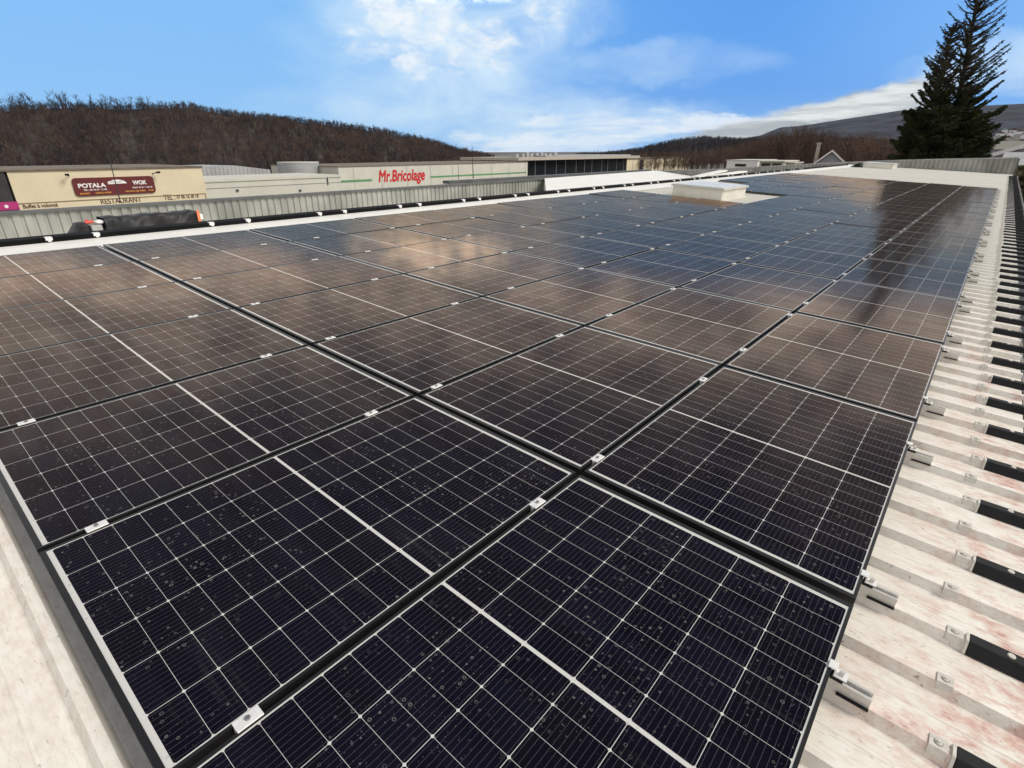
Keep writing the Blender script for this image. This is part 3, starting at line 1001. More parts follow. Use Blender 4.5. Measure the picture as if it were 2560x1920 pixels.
text('RESTAURANT', (a.x, YB - 0.012, at(305, 507.2, Y=YB).z), 0.62, M['letterbrown'], res, wd, 0, 0.006)
a, h, wd = span(410, 436, 496, YB, 486)
text('TEL :', (a.x, YB - 0.012, at(411, 500, Y=YB).z), 0.66, M['letterbrown'], res, wd + 0.1, 0, 0.006)
a, h, wd = span(442, 497, 494, YB, 487)
text('07 86 16 38 18', (a.x, YB - 0.012, at(440, 497, Y=YB).z), 0.46, M['letterbrown'], res, wd, 0, 0.006)
a, h, wd = span(56, 145, 515, YB, 509)
text('Buffet \u00e0 volont\u00e9', (a.x, YB - 0.012, at(100, 518.7, Y=YB).z), 0.42, M['letterbrown'], res, wd, 0, 0.008)
# maroon sign
sg0 = at(180, 444, Y=YB)
sg1 = at(378, 438, Y=YB)
sx0, sx1 = at(183, 468, Y=YB).x, at(385, 460, Y=YB).x
sz1, sz0 = at(278, 442.5, Y=YB).z, at(290, 486.0, Y=YB).z
sign = thing('restaurant_sign', 'maroon signboard with white and orange lettering on the cream wall', 'sign', ((sx0 + sx1) / 2, YB - 0.15, sz0))


def rounded(x0, x1, z0, z1, r, n=5):
    pts = []
    for cx, cz, a0 in ((x1 - r, z0 + r, -90), (x1 - r, z1 - r, 0), (x0 + r, z1 - r, 90), (x0 + r, z0 + r, 180)):
        for k in range(n + 1):
            t = R(a0 + 90 * k / n)
            pts.append((cx + r * math.cos(t), cz + r * math.sin(t)))
    return pts


MB().prism(rounded(sx0, sx1, sz0, sz1, 0.28), YB - 0.13, YB - 0.02, 'y').build('board', M['maroon'], sign, I4)
SW, SH = sx1 - sx0, sz1 - sz0
YS = YB - 0.145


def stext(body, fx0, fx1, fz, hgt, mat, bold=0.0):
    text(body, (sx0 + fx0 * SW, YS, sz0 + fz * SH), hgt * SH / 0.72, mat, sign, (fx1 - fx0) * SW, 0, bold)


stext('POTALA', 0.05, 0.38, 0.46, 0.23, M['signwhite'], 0.018)
stext('WOK', 0.72, 0.90, 0.53, 0.23, M['signwhite'], 0.018)
stext('TEL. 04 74 06 62 02', 0.10, 0.38, 0.285, 0.085, M['signwhite'], 0.004)
stext('PORT 07 86 16 38 18', 0.70, 0.96, 0.31, 0.085, M['signwhite'], 0.004)
stext('BUFFET', 0.05, 0.17, 0.09, 0.085, M['orange_l'], 0.004)
stext('GRILLADE', 0.23, 0.42, 0.10, 0.085, M['orange_l'], 0.004)
stext('FRUITS DE MER', 0.60, 0.86, 0.11, 0.085, M['orange_l'], 0.004)
stext('WOK', 0.90, 0.97, 0.12, 0.08, M['orange_l'], 0.004)
# white fortress silhouette between the words
pal = [(0.405, 0.60), (0.645, 0.62), (0.63, 0.72), (0.60, 0.79), (0.565, 0.84), (0.53, 0.85), (0.50, 0.845), (0.47, 0.82), (0.455, 0.78), (0.43, 0.77), (0.40, 0.70), (0.42, 0.68)]
MB().prism([(sx0 + a_ * SW, sz0 + b_ * SH) for a_, b_ in pal], YS - 0.012, YS + 0.013, 'y').build('emblem', M['signwhite'], sign, I4)
for k, (fx, fz, wd_, hd) in enumerate(((0.44, 0.70, 0.05, 0.05), (0.49, 0.665, 0.06, 0.03), (0.545, 0.72, 0.04, 0.04))):
    MB().box(sx0 + fx * SW, sx0 + (fx + wd_) * SW, YS - 0.02, YS - 0.0125, sz0 + fz * SH, sz0 + (fz + hd) * SH).build('emblem_shade', M['greyroof'], sign, I4)
for sxx in (sx0 - 0.05, sx1 + 0.05):
    lb = MB()
    dr = 0.35 if sxx > sx0 + 1 else -0.25
    lb.tube((sxx, YB, sz1 + 0.18), (sxx + dr, YB - 0.55, sz1 + 0.30), 0.035, 0.035, 6)
    lb.box(sxx + dr - 0.13, sxx + dr + 0.13, YB - 0.72, YB - 0.52, sz1 + 0.22, sz1 + 0.38)
    tag(lb.build('floodlight', M['black']), 'small black floodlight on an arm at the %s upper corner of the maroon sign' % ('right' if dr > 0 else 'left'), 'floodlight', 'floodlights of the maroon sign')
# dark shop unit next to the restaurant, magenta band
ds = thing('shop_building', 'dark fronted shop with a magenta band beside the cream restaurant', 'building', (x0 - 5, YB + 6, -7))
MB().box(x0 - 12, x0 - 0.15, YB + 0.05, YB + 16, -7, ztop - 0.13).build('wall', M['darkpanel'], ds, I4)
MB().box(x0 - 12, x0 - 0.102, YB - 0.1, YB + 16.1, ztop - 0.128, ztop + 0.01).build('roof_edge', M['brownroof'], ds, I4)
zm = at(20, 515, Y=YB).z
MB().box(x0 - 12, x0 + 0.02, YB - 0.12, YB - 0.005, zm - 0.30, zm + 0.30).build('fascia_band', M['magenta'], ds, I4)
MB().tube((x0 - 0.75, YB - 0.15, zm - 0.02), (x0 - 0.75, YB - 0.121, zm - 0.02), 0.13, 0.13, 12).build('emblem', M['signwhite'], ds, I4)

# ------------------------------------------------------------------ pale flat-roofed annexe and the store with red letters
YL = 76.0
ax0, ax1 = at(508, 470, Y=YL).x - 3, at(851, 440, Y=YL).x
zt1 = at(620, 452, Y=YL).z
ann = thing('annexe_building', 'long pale flat roofed annexe between the restaurant and the red lettered store', 'building', ((ax0 + ax1) / 2, YL + 6, -7))
MB().box(ax0, ax1, YL, YL + 12, -7, zt1).build('wall', M['wallpale'], ann, I4)
MB().box(ax0 - 0.1, ax1, YL - 0.12, YL + 12, zt1 + 0.003, zt1 + 0.35).build('roof_edge', M['wallpale'], ann, I4)
MB().box(ax0, ax1, YL - 0.06, YL - 0.002, zt1 - 0.75, zt1 - 0.68).build('trim', M['greyroof'], ann, I4)
for px in (593, 750):
    c_ = at(px, 476, Y=YL)
    MB().box(c_.x - 0.14, c_.x + 0.14, YL - 0.16, YL - 0.002, c_.z - 0.12, c_.z + 0.12).build('wall_vent', M['darkpanel'], ann, I4)
c_ = at(818, 451, Y=YL)
MB().tube((c_.x, YL - 0.1, c_.z - 0.6), (c_.x, YL - 0.1, c_.z + 0.45), 0.07, 0.07, 8).build('pipe', M['darkpanel'], ann, I4)
# grey ribbed metal volume behind
YG = 92.0
g0, g1 = at(508, 430, Y=YG).x - 1, at(676, 430, Y=YG).x
zg1, zg2 = at(590, 414, Y=YG).z, at(676, 424, Y=YG).z
gr = thing('metal_shed', 'light grey ribbed metal shed roof behind the pale annexe', 'building', ((g0 + g1) / 2, YG + 6, -7))
sh = MB()
gm_ = at(590, 414, Y=YG).x
sh.prism([(g0, -7), (g1, -7), (g1, zg2), (gm_, zg1), (g0, zg1 - 0.02)], YG, YG + 12, 'y')
sh.build('wall', M['greyroof'], gr, I4)
rb = MB()
xx = g0 + 0.3
while xx < g1 - 0.2:
    zz = float(np.interp(xx, [g0, gm_, g1], [zg1 - 0.02, zg1, zg2]))
    rb.box(xx, xx + 0.12, YG - 0.06, YG - 0.002, -7, zz - 0.05)
    xx += 0.62
rb.build('cladding', M['greyroof'], gr, I4)
c_ = at(545, 448, Y=YG)
lv = MB()  # dark bars standing in for the shed's lettering
for k in range(8):
    lv.box(c_.x - 1.1 + k * 0.29, c_.x - 1.1 + k * 0.29 + 0.19, YG - 0.12, YG - 0.07, c_.z - 0.35, c_.z + 0.35)
lv.build('letter_marks', M['darkpanel'], gr, I4)
# plain pale tank block
YT = 96.0
b0, b1 = at(722, 430, Y=YT), at(816, 430, Y=YT)
zt2 = at(770, 405, Y=YT).z
tk = thing('roof_tank', 'round pale tank rising behind the annexe roof', 'tank', ((b0.x + b1.x) / 2, YT + 3, -7))
rad = (b1.x - b0.x) / 2 * 0.97
MB().tube((0, 0, 0), (0, 0, zt2 + 7 - 0.15), rad, rad, 40).build('drum', M['greyroof'], tk)
MB().tube((0, 0, zt2 + 7 - 0.148), (0, 0, zt2 + 7), rad + 0.05, rad + 0.05, 40).build('rim', M['wallpale'], tk)
# store
YM = 90.0
m0, m1 = at(845, 417, Y=YM).x, at(1319, 402, Y=YM).x
zs = -0.95
st = thing('store_building', 'long pale store building with big red lettering and green stripes', 'building', ((m0 + m1) / 2, YM + 10, -7))
MB().box(m0, m1, YM, YM + 24, -7, zs - 0.15).build('wall', M['wallpale'], st, I4)
MB().box(m0 - 0.1, m1 + 0.1, YM - 0.1, YM + 24.1, zs - 0.148, zs).build('roof_edge', M['brownroof'], st, I4)
xx = m0 + 3.0
while xx < m1:
    MB().box(xx, xx + 0.07, YM - 0.035, YM - 0.002, -7, zs - 0.2).build('panel_joint', M['greyroof'], st, I4)
    xx += 6.2
zg = at(890, 452, Y=YM).z
ga, gb = at(852, 452, Y=YM).x, at(930, 452, Y=YM).x
MB().box(ga, gb, YM - 0.05, YM - 0.002, zg - 0.18, zg + 0.18).build('stripe', M['green'], st, I4)
zg = at(1200, 436.5, Y=YM).z
ga, gb = at(1076, 440, Y=YM).x, m1 - 0.5
MB().box(ga, gb, YM - 0.05, YM - 0.002, zg - 0.15, zg + 0.15).build('stripe', M['green'], st, I4)
a, h, wd = span(945, 1063, 453, YM, 425)
text('Mr.Bricolage', (a.x, YM - 0.03, at(1000, 452, Y=YM).z), 2.9, M['redletter'], st, wd, 0.22, 0.0, 0.16)

# dark glazed building with a pale slab roof
YD = 101.0
d0, d1 = at(1322, 425, Y=YD), at(1566, 420, Y=YD)
zd1, zd0 = at(1440, 398, Y=YD).z, -7
dk = thing('glazed_building', 'dark glazed building with pale overhanging slab roof past the red lettered store', 'building', ((d0.x + d1.x) / 2, YD + 8, -7))
MB().box(d0.x, d1.x, YD, YD + 18, -7, zd1).build('glazing', M['dglass'], dk, I4)
for i in range(11):
    f = (i + 0.35 + 0.3 * rnd.random()) / 11
    xx = d0.x + f * (d1.x - d0.x)
    MB().box(xx, xx + 0.22, YD - 0.2, YD - 0.003, -7, zd1 - 0.05).build('mullion', M['mullion'], dk, I4)
r0, r1 = at(1296, 392, Y=YD - 2).x, at(1600, 395, Y=YD - 2).x
MB().box(r0, r1, YD - 2, YD + 20, zd1 + 0.003, zd1 + 0.75).build('roof_slab', M['stonepale'], dk, I4)
MB().box(r0 + 14, r1 - 4, YD - 0.5, YD + 19, zd1 + 0.753, zd1 + 1.15).build('roof_band', M['greyroof'], dk, I4)
uu = MB()
for k in range(9):
    xx = r0 + 6 + k * 2.2 + rnd.random()
    uu.box(xx, xx + 1.2, YD + 4, YD + 6, zd1 + 0.75, zd1 + 1.6 + rnd.random() * 0.5)
uu.build('roof_plant', M['greyroof'], dk, I4)
# beige hall with fence posts
YE = 112.0
e0_, e1_ = at(1567, 410, Y=YE), at(1720, 410, Y=YE)
ze = at(1640, 397, Y=YE).z
bh = thing('beige_hall', 'low beige hall with dark doorway next to the glazed building', 'building', ((e0_.x + e1_.x) / 2, YE + 6, -7))
MB().box(e0_.x, e1_.x, YE, YE + 12, -7, ze).build('wall', M['cream'], bh, I4)
MB().box(e0_.x - 0.2, e1_.x + 0.2, YE - 0.2, YE + 12.2, ze + 0.003, ze + 0.5).build('roof', M['brownroof'], bh, I4)
c_ = at(1603, 410, Y=YE)
MB().box(c_.x - 1.4, c_.x + 1.6, YE - 0.05, YE - 0.003, -7, ze - 0.25).build('door', M['darkpanel'], bh, I4)
for k, px in enumerate((1582, 1625, 1650, 1678, 1700)):
    c_ = at(px, 410, Y=YE)
    MB().box(c_.x - 0.1, c_.x + 0.25, YE - 0.08, YE - 0.003, -7, ze - 0.1).build('pilaster', M['stonepale'], bh, I4)


# ------------------------------------------------------------------ smaller buildings past the far parapet (walls face -X)
def front(px0, px1, pyt, X):
    a_ = at(px0, pyt, X=X)
    b2 = at(px1, pyt, X=X)
    return min(a_.y, b2.y), max(a_.y, b2.y), a_.z


y0, y1, z1 = front(1818, 1895, 399.5, 120)
t_ = thing('white_shed', 'white flat roofed shed with a dark window strip beyond the parapet', 'building', (125, (y0 + y1) / 2, -7))
MB().box(120, 132, y0, y1, -7, z1 - 0.15).build('wall', M['signwhite'], t_, I4)
MB().box(119.8, 132.2, y0 - 0.2, y1 + 0.2, z1 - 0.147, z1).build('roof', M['wallpale'], t_, I4)
MB().box(119.9, 119.996, y0 + 2.2, y1 - 1.8, z1 - 1.25, z1 - 0.75).build('window', M['dglass'], t_, I4)
y0, y1, z1 = front(1900, 1960, 401.5, 116)
t_ = thing('garage_block', 'low block with two dark openings beside the white shed', 'building', (121, (y0 + y1) / 2, -7))
MB().box(116, 126, y0, y1, -7, z1 - 0.2).build('wall', M['stonepale'], t_, I4)
MB().box(115.7, 126, y0 - 0.2, y1 + 0.2, z1 - 0.197, z1).build('roof', M['wallpale'], t_, I4)
for f in (0.08, 0.54):
    MB().box(115.9, 115.996, y0 + f * (y1 - y0), y0 + (f + 0.36) * (y1 - y0), z1 - 2.6, z1 - 0.45).build('opening', M['dglass'], t_, I4)
y0, y1, z1 = front(1962, 1986, 405.5, 118)
t_ = thing('low_outbuilding', 'tiny pale outbuilding to the right of the block with openings', 'building', (120, (y0 + y1) / 2, -7))
MB().box(118, 124, y0, y1, -7, z1 - 0.15).build('wall', M['stonepale'], t_, I4)
MB().box(117.8, 124.2, y0 - 0.2, y1 + 0.2, z1 - 0.147, z1).build('roof', M['wallpale'], t_, I4)

# gabled house, its gable turned towards the panelled roof
XH = 95.0
ha, hb_, hc = at(2034, 408, X=XH), at(2116, 408, X=XH), at(2077, 377, X=XH)
ym = (ha.y + hb_.y) / 2
hw = abs(ha.y - hb_.y) / 2
HM = Matrix.Translation((XH, ym, 0)) @ Matrix.Rotation(R(11.5), 4, 'Z')
hs = thing('gabled_house', 'grey gabled house with white barge boards and a chimney', 'house', mat=HM @ Matrix.Translation((4, 0, -7)))
zr_, ze_ = hc.z, ha.z - 0.15
MB().prism([(-hw * 0.9, -7), (hw * 0.9, -7), (hw * 0.9, ze_ + 0.1), (0, zr_ - 0.3), (-hw * 0.9, ze_ + 0.1)], 0, 8, 'x').build('wall', M['housewall'], hs, HM)


def gable_side(x0, x1, s, dz0, dz1, mb):
    ys_ = s * hw * 1.12
    mb.add([(x0, 0, zr_ + dz0), (x1, 0, zr_ + dz0), (x1, ys_, ze_ - 0.2 + dz0), (x0, ys_, ze_ - 0.2 + dz0),
            (x0, 0, zr_ + dz1), (x1, 0, zr_ + dz1), (x1, ys_, ze_ - 0.2 + dz1), (x0, ys_, ze_ - 0.2 + dz1)],
           [(0, 1, 2, 3), (4, 7, 6, 5), (0, 4, 5, 1), (3, 2, 6, 7), (0, 3, 7, 4), (1, 5, 6, 2)])


rf = MB()
for s_ in (-1, 1):
    gable_side(-0.3, 8.3, s_, 0.0, 0.22, rf)
rf.build('roof', M['tile'], hs, HM)
for s_ in (-1, 1):
    bb = MB()
    gable_side(-0.40, -0.302, s_, -0.12, 0.14, bb)
    bb.build('barge_board', M['signwhite'], hs, HM)
MB().box(2.6, 3.1, 1.75, 2.25, ze_, zr_ + 0.95).box(2.52, 3.18, 1.67, 2.33, zr_ + 0.953, zr_ + 1.15).build('chimney', M['stonepale'], hs, HM)

# white roofed halls at the right edge, hedge in front of them
t_ = thing('hall_building', 'white low pitched hall roof behind the right end of the far parapet', 'building', (75, -1, -7))
a_, b2, c2 = at(2496, 392, X=72), at(2590, 352, X=72), at(2590, 412, X=72)
MB().prism([(c2.y - 4, -7), (a_.y + 0.5, -7), (a_.y + 0.5, a_.z - 0.12), (c2.y - 4, c2.z + 3.4)], 72, 84, 'x').build('wall', M['housewall'], t_, I4)
rf = MB()
rf.add([(71.6, a_.y + 0.8, a_.z - 0.1), (84.4, a_.y + 0.8, a_.z - 0.1), (84.4, c2.y - 4, c2.z + 3.42), (71.6, c2.y - 4, c2.z + 3.42),
        (71.6, a_.y + 0.8, a_.z + 0.25), (84.4, a_.y + 0.8, a_.z + 0.25), (84.4, c2.y - 4, c2.z + 3.8), (71.6, c2.y - 4, c2.z + 3.8)],
       [(0, 3, 2, 1), (4, 5, 6, 7), (0, 1, 5, 4), (2, 3, 7, 6), (3, 0, 4, 7), (1, 2, 6, 5)])
rf.build('roof', M['signwhite'], t_, I4)
t_ = thing('hall_building', 'long pale flat hall roof further back at the right edge', 'building', (130, -2, -7))
a_ = at(2490, 353, X=120)
MB().box(120, 140, -14, a_.y, -7, a_.z - 1.2).build('wall', M['housewall'], t_, I4)
MB().box(119.5, 140.5, -14.2, a_.y + 0.2, a_.z - 1.197, a_.z).build('roof', M['wallpale'], t_, I4)
t_ = thing('lean_to', 'pale grey lean-to roof in front of the white hall at the right edge', 'building', (62, -2, -7))
a_, b2 = at(2510, 392, X=60), at(2575, 384, X=60)
rf = MB()
z_ = a_.z
MB().box(60.1, 66, b2.y - 2, a_.y, -7, at(2530, 416, X=60).z).build('wall', M['stonepale'], t_, I4)
z0_ = at(2530, 416, X=60).z
rf.add([(59.8, b2.y - 2.2, z0_ + 0.003), (59.8, a_.y + 0.1, z0_ + 0.003), (66, a_.y + 0.1, z_ + 0.2), (66, b2.y - 2.2, z_ + 0.2),
        (59.8, b2.y - 2.2, z0_ + 0.12), (59.8, a_.y + 0.1, z0_ + 0.12), (66, a_.y + 0.1, z_ + 0.32), (66, b2.y - 2.2, z_ + 0.32)],
       [(0, 1, 2, 3), (4, 7, 6, 5), (0, 4, 5, 1), (3, 2, 6, 7), (0, 3, 7, 4), (1, 5, 6, 2)])
rf.build('roof', M['greyroof'], t_, I4)

# ------------------------------------------------------------------ foliage builders
def quads_mesh(name, P, A, B, mat, mats=None):
    """cards: centres P, half axes A and B"""
    n = len(P)
    v = np.empty((n * 4, 3))
    v[0::4] = P - A - B
    v[1::4] = P + A - B
    v[2::4] = P + A + B
    v[3::4] = P - A + B
    me = bpy.data.meshes.new(name)
    me.vertices.add(n * 4)
    me.vertices.foreach_set('co', v.ravel())
    me.loops.add(n * 4)
    me.loops.foreach_set('vertex_index', np.arange(n * 4))
    me.polygons.add(n)
    me.polygons.foreach_set('loop_start', np.arange(n) * 4)
    me.polygons.foreach_set('loop_total', np.full(n, 4))
    me.update(calc_edges=True)
    me.materials.append(mat)
    return me


def tris_mesh(name, V, mat):
    """V: (n,3,3) triangles"""
    n = len(V)
    me = bpy.data.meshes.new(name)
    me.vertices.add(n * 3)
    me.vertices.foreach_set('co', V.reshape(-1))
    me.loops.add(n * 3)
    me.loops.foreach_set('vertex_index', np.arange(n * 3))
    me.polygons.add(n)
    me.polygons.foreach_set('loop_start', np.arange(n) * 3)
    me.polygons.foreach_set('loop_total', np.full(n, 3))
    me.update(calc_edges=True)
    me.materials.append(mat)
    return me


def spruce(base, height, label, radius, dense_to, lean, seed, rise=0.35):
    """conifer: tapered trunk, whorled limbs; below dense_to (fraction of height) the limbs carry thick needle sprays, above they are nearly bare and sweep upwards"""
    rg = np.random.default_rng(seed)
    t_ = thing('spruce_tree', label, 'tree', base)
    lean = Vector((lean[0], lean[1], 0))
    tr = MB()
    segs = 14
    for i in range(segs):
        a_, b2 = i / segs, (i + 1) / segs
        tr.tube(Vector((0, 0, a_ * height)) + lean * a_ * a_, Vector((0, 0, b2 * height)) + lean * b2 * b2,
                0.30 * (1 - a_) ** 0.9 + 0.035, 0.30 * (1 - b2) ** 0.9 + 0.03, 8)
    tr.build('trunk', M['bark'], t_)
    limbs = MB()
    P, A, B = [], [], []
    z = 0.14
    while z < 0.992:
        nb = int(rg.integers(9, 13)) if z > dense_to else int(rg.integers(8, 11))
        for k in range(nb):
            zz = z + rg.normal(0, 0.008)
            ang = rg.uniform(0, 2 * math.pi)
            zz = min(zz, 0.995)
            rr = radius * (1 - zz) ** 0.62 * rg.uniform(0.55, 1.18) + 0.25
            if zz > dense_to:
                rr = (radius * 0.86 * (1 - zz) ** 0.60 + 0.32) * rg.uniform(0.45, 1.15)
            p0 = np.array([lean.x * zz * zz, lean.y * zz * zz, zz * height])
            d = np.array([math.cos(ang), math.sin(ang), 0.0])
            up = rise * rg.uniform(0.6, 1.3) if zz > dense_to else rg.uniform(-0.10, 0.30)
            pts = []
            ns = 6
            for s in range(ns + 1):
                q = s / ns
                sag = -0.10 * rr * math.sin(q * math.pi) if zz < dense_to else -0.05 * rr * math.sin(q * math.pi)
                pts.append(p0 + d * rr * q + np.array([0, 0, up * rr * q + sag + 0.22 * rr * q * q * (1.0 if zz > dense_to else 0.45)]) + rg.normal(0, 0.025, 3) * q)
            for s in range(ns):
                w0 = 0.060 * (1 - s / ns) + 0.022
                w1 = 0.060 * (1 - (s + 1) / ns) + 0.020
                limbs.tube(pts[s], pts[s + 1], w0, w1, 4)
            side = np.array([-d[1], d[0], 0.0])
            if zz > dense_to:
                for s in range(2, ns + 1):
                    for sg in (-1, 1):
                        if rg.random() < 0.8:
                            ln = rg.uniform(0.12, 0.42) * (1.15 - s / ns * 0.7)
                            e = pts[s] + side * sg * ln * 0.8 + d * ln * 0.5 + np.array([0, 0, ln * rg.uniform(0.1, 0.8)])
                            limbs.tube(pts[s], e, 0.022, 0.012, 3)
                m_ = int(rr * (40 + 90 * max(0.0, 1 - (zz - dense_to) / 0.14)) * max(0.25, 1 - (zz - dense_to) * 2.0))
            else:
                m_ = int(150 * rr)
            if m_ > 0:
                q = np.sqrt(rg.uniform(0.04, 1.0, m_))
                i0 = np.minimum((q * ns).astype(int), ns - 1)
                pa = np.array(pts)
                fr2 = (q * ns - i0)[:, None]
                c = pa[i0] * (1 - fr2) + pa[i0 + 1] * fr2
                sp_ = (0.36 * (1.15 - q) + 0.10) * (1.0 if zz < dense_to else 0.35)
                c = c + side * (rg.normal(0, 1, m_) * sp_)[:, None] + np.array([0, 0, 1.0]) * (-np.abs(rg.normal(0, 0.16, m_)) * (1.0 if zz < dense_to else 0.3))[:, None]
                dirs = d + side * rg.normal(0, 0.6, (m_, 1)) + np.array([0, 0, 1]) * rg.normal(-0.15, 0.45, (m_, 1))
                dirs /= np.linalg.norm(dirs, axis=1)[:, None]
                nr = np.cross(dirs, rg.normal(0, 1, (m_, 3)))
                nr /= np.linalg.norm(nr, axis=1)[:, None] + 1e-9
                sc = rg.uniform(0.06, 0.15, m_)[:, None] * (1.0 if zz < dense_to else 0.75)
                P.append(c)
                A.append(dirs * sc)
                B.append(nr * sc * 0.26)
        z += rg.uniform(0.020, 0.030) if z > dense_to else rg.uniform(0.013, 0.019)
    limbs.build('limbs', M['bark'], t_)
    link('crown', quads_mesh('crown', np.concatenate(P), np.concatenate(A), np.concatenate(B), M['needle']), t_)
    return t_


def tree_base(px, X):
    p = at(px, 390, X=X)
    return (p.x, p.y, -7.0)


XT = 58.0
spruce(tree_base(2372, XT), 22.3, 'tall thin topped spruce, the higher of two by the far end wall', 3.7, 0.47, (0.1, 1.5), 5, 0.42)
spruce(tree_base(2312, XT - 1.5), 17.2, 'shorter bushy spruce leaning against the taller one', 3.1, 0.66, (0.2, 0.5), 9, 0.5)
spruce(tree_base(2380, XT + 2.0), 13.2, 'low dark spruce filling the space between the two taller ones', 3.9, 0.85, (0.0, 0.2), 21, 0.4)


def bare_tree_template(rg, n_br, spread, flat=0.09):
    """unit-height leafless tree as slender triangles: trunk plus forking twigs"""
    T = []

    def tri(a_, b2, w_):
        d = b2 - a_
        s = np.cross(d, rg.normal(0, 1, 3))
        s = s / (np.linalg.norm(s) + 1e-9) * w_
        T.append(np.array([a_ - s, a_ + s, b2]))
    top = np.array([rg.normal(0, 0.04), rg.normal(0, 0.04), 1.0])
    tri(np.zeros(3), top, flat * 0.42)
    tri(np.zeros(3), top * 0.8, flat * 0.42)
    for k in range(n_br):
        h = rg.uniform(0.22, 0.9)
        an = rg.uniform(0, 2 * math.pi)
        ln = spread * rg.uniform(0.5, 1.1) * (1.15 - 0.75 * h)
        a_ = top * h
        b2 = a_ + np.array([math.cos(an) * ln, math.sin(an) * ln, ln * rg.uniform(0.7, 1.7)])
        b2[2] = min(b2[2], 1.03)
        tri(a_, b2, flat * 0.22)
        for q in range(3):
            f = rg.uniform(0.3, 0.95)
            c = a_ * (1 - f) + b2 * f
            e = c + rg.normal(0, 1, 3) * ln * 0.32 + np.array([0, 0, ln * 0.38])
            tri(c, e, flat * 0.15)
    return np.array(T)


def forest(name, pts, hts, mat, seed, n_br=14, spread=0.34, flat=0.09, kinds=7):
    rg = np.random.default_rng(seed)
    tm = [bare_tree_template(rg, n_br, spread, flat) for _ in range(kinds)]
    out = []
    for (x, y, z), h in zip(pts, hts):
        T = tm[int(rg.integers(kinds))]
        a_ = rg.uniform(0, 2 * math.pi)
        ca, sa = math.cos(a_), math.sin(a_)
        Rm = np.array([[ca, -sa, 0], [sa, ca, 0], [0, 0, 1]])
        wd = h * rg.uniform(0.8, 1.2)
        V = (T @ Rm.T) * np.array([wd, wd, h]) + np.array([x, y, z])
        out.append(V)
    o_ = link(name, tris_mesh(name, np.concatenate(out), mat))
    tag(o_, kind='stuff')
    return o_


# ------------------------------------------------------------------ hills
def hill(name, prof, r0, r1, r2, mat, drop, rough, seed, exp=1.0, na=160, nr=26, zback=0.6):
    """ridge built in polar terrain strips round the site; prof = (azimuth, elevation) of its skyline; returns a height function"""
    prof = sorted(prof)
    A_ = np.array([p[0] for p in prof])
    E_ = np.array([p[1] for p in prof])
    rg = np.random.default_rng(seed)
    ph = rg.uniform(0, 6.28, 12)

    def zfun(azd, r):
        ztop = CW[2] + r1 * math.tan(R(float(np.interp(azd, A_, E_)))) - drop
        bump = sum(math.sin(azd * (0.35 + 0.31 * k) + r * 0.013 * (1 + 0.6 * k) + ph[k]) / (1 + k) for k in range(6)) * rough
        if r <= r1:
            f = max(0.0, (r - r0) / (r1 - r0))
            g = f ** exp
            return -7.2 + (ztop + 7.2) * g + bump * min(1.0, 4 * f * (1 - f))
        f = (r - r1) / (r2 - r1)
        return ztop - (ztop + 7) * zback * f * f
    vs, fs_ = [], []
    rr = list(np.linspace(r0, r1, nr)) + list(np.linspace(r1, r2, 7)[1:])
    for i in range(na + 1):
        azd = A_[0] + (A_[-1] - A_[0]) * i / na
        for r in rr:
            vs.append((CW[0] + r * math.cos(R(azd)), CW[1] + r * math.sin(R(azd)), zfun(azd, r)))
    n = len(rr)
    for i in range(na):
        for j in range(n - 1):
            fs_.append((i * n + j, i * n + j + 1, (i + 1) * n + j + 1, (i + 1) * n + j))
    tag(link(name, mesh_from(name, vs, fs_, mat, True)), kind='structure')
    return zfun


left = [(118, 1.6), (105, 2.6), (95, 3.0), (86, 3.1), (80.5, 3.05), (78.1, 3.35), (75.2, 3.5), (73.2, 3.45), (68.1, 3.75), (66.7, 3.4), (63.0, 3.0), (58.1, 2.6), (52.8, 1.95), (48, 0.95), (44.2, -0.25), (40, -0.9), (36, -1.1)]
zl = hill('hill', left, 165, 400, 620, M['scrub'], 2.2, 1.0, 4, exp=1.15)
pts, hts = [], []
while len(pts) < 11000:
    a_ = nrg.uniform(37, 92)
    r = math.sqrt(nrg.uniform(185 ** 2, 408 ** 2))
    if nrg.random() < 0.12:
        r = nrg.uniform(384, 406)
    cl_ = math.sin(a_ * 2.1 + r * 0.03) + math.sin(a_ * 5.3 - r * 0.05 + 1.0) + math.sin(a_ * 0.9 + 2.0)
    if r < 382 and cl_ < nrg.uniform(-2.6, 0.2):
        continue
    pts.append((CW[0] + r * math.cos(R(a_)), CW[1] + r * math.sin(R(a_)), zl(a_, r) - 0.2))
    big = 1.0
    if r > 380:
        big = nrg.uniform(1.2, 1.9) if (a_ > 71 and nrg.random() < 0.10) else nrg.uniform(0.4, 0.95)
    hts.append(nrg.uniform(2.2, 4.8) * big)
P_ = np.array(pts)
H_ = np.array(hts)
cut = np.hypot(P_[:, 0] - CW[0], P_[:, 1] - CW[1]) > 365
sel = (nrg.random(len(P_)) < 0.35) | cut
warm_ = ~sel & (nrg.random(len(P_)) < 0.30)
plain_ = ~sel & ~warm_
forest('hillside_woods', P_[plain_], H_[plain_], M['twig'], 31, 12, 0.55, 0.085, 12)
forest('hillside_woods', P_[warm_], H_[warm_] * 1.1, M['twigred'], 33, 14, 0.60, 0.070, 12)
forest('hillside_woods', P_[sel], H_[sel], M['twigdark'], 32, 13, 0.46, 0.075, 12)

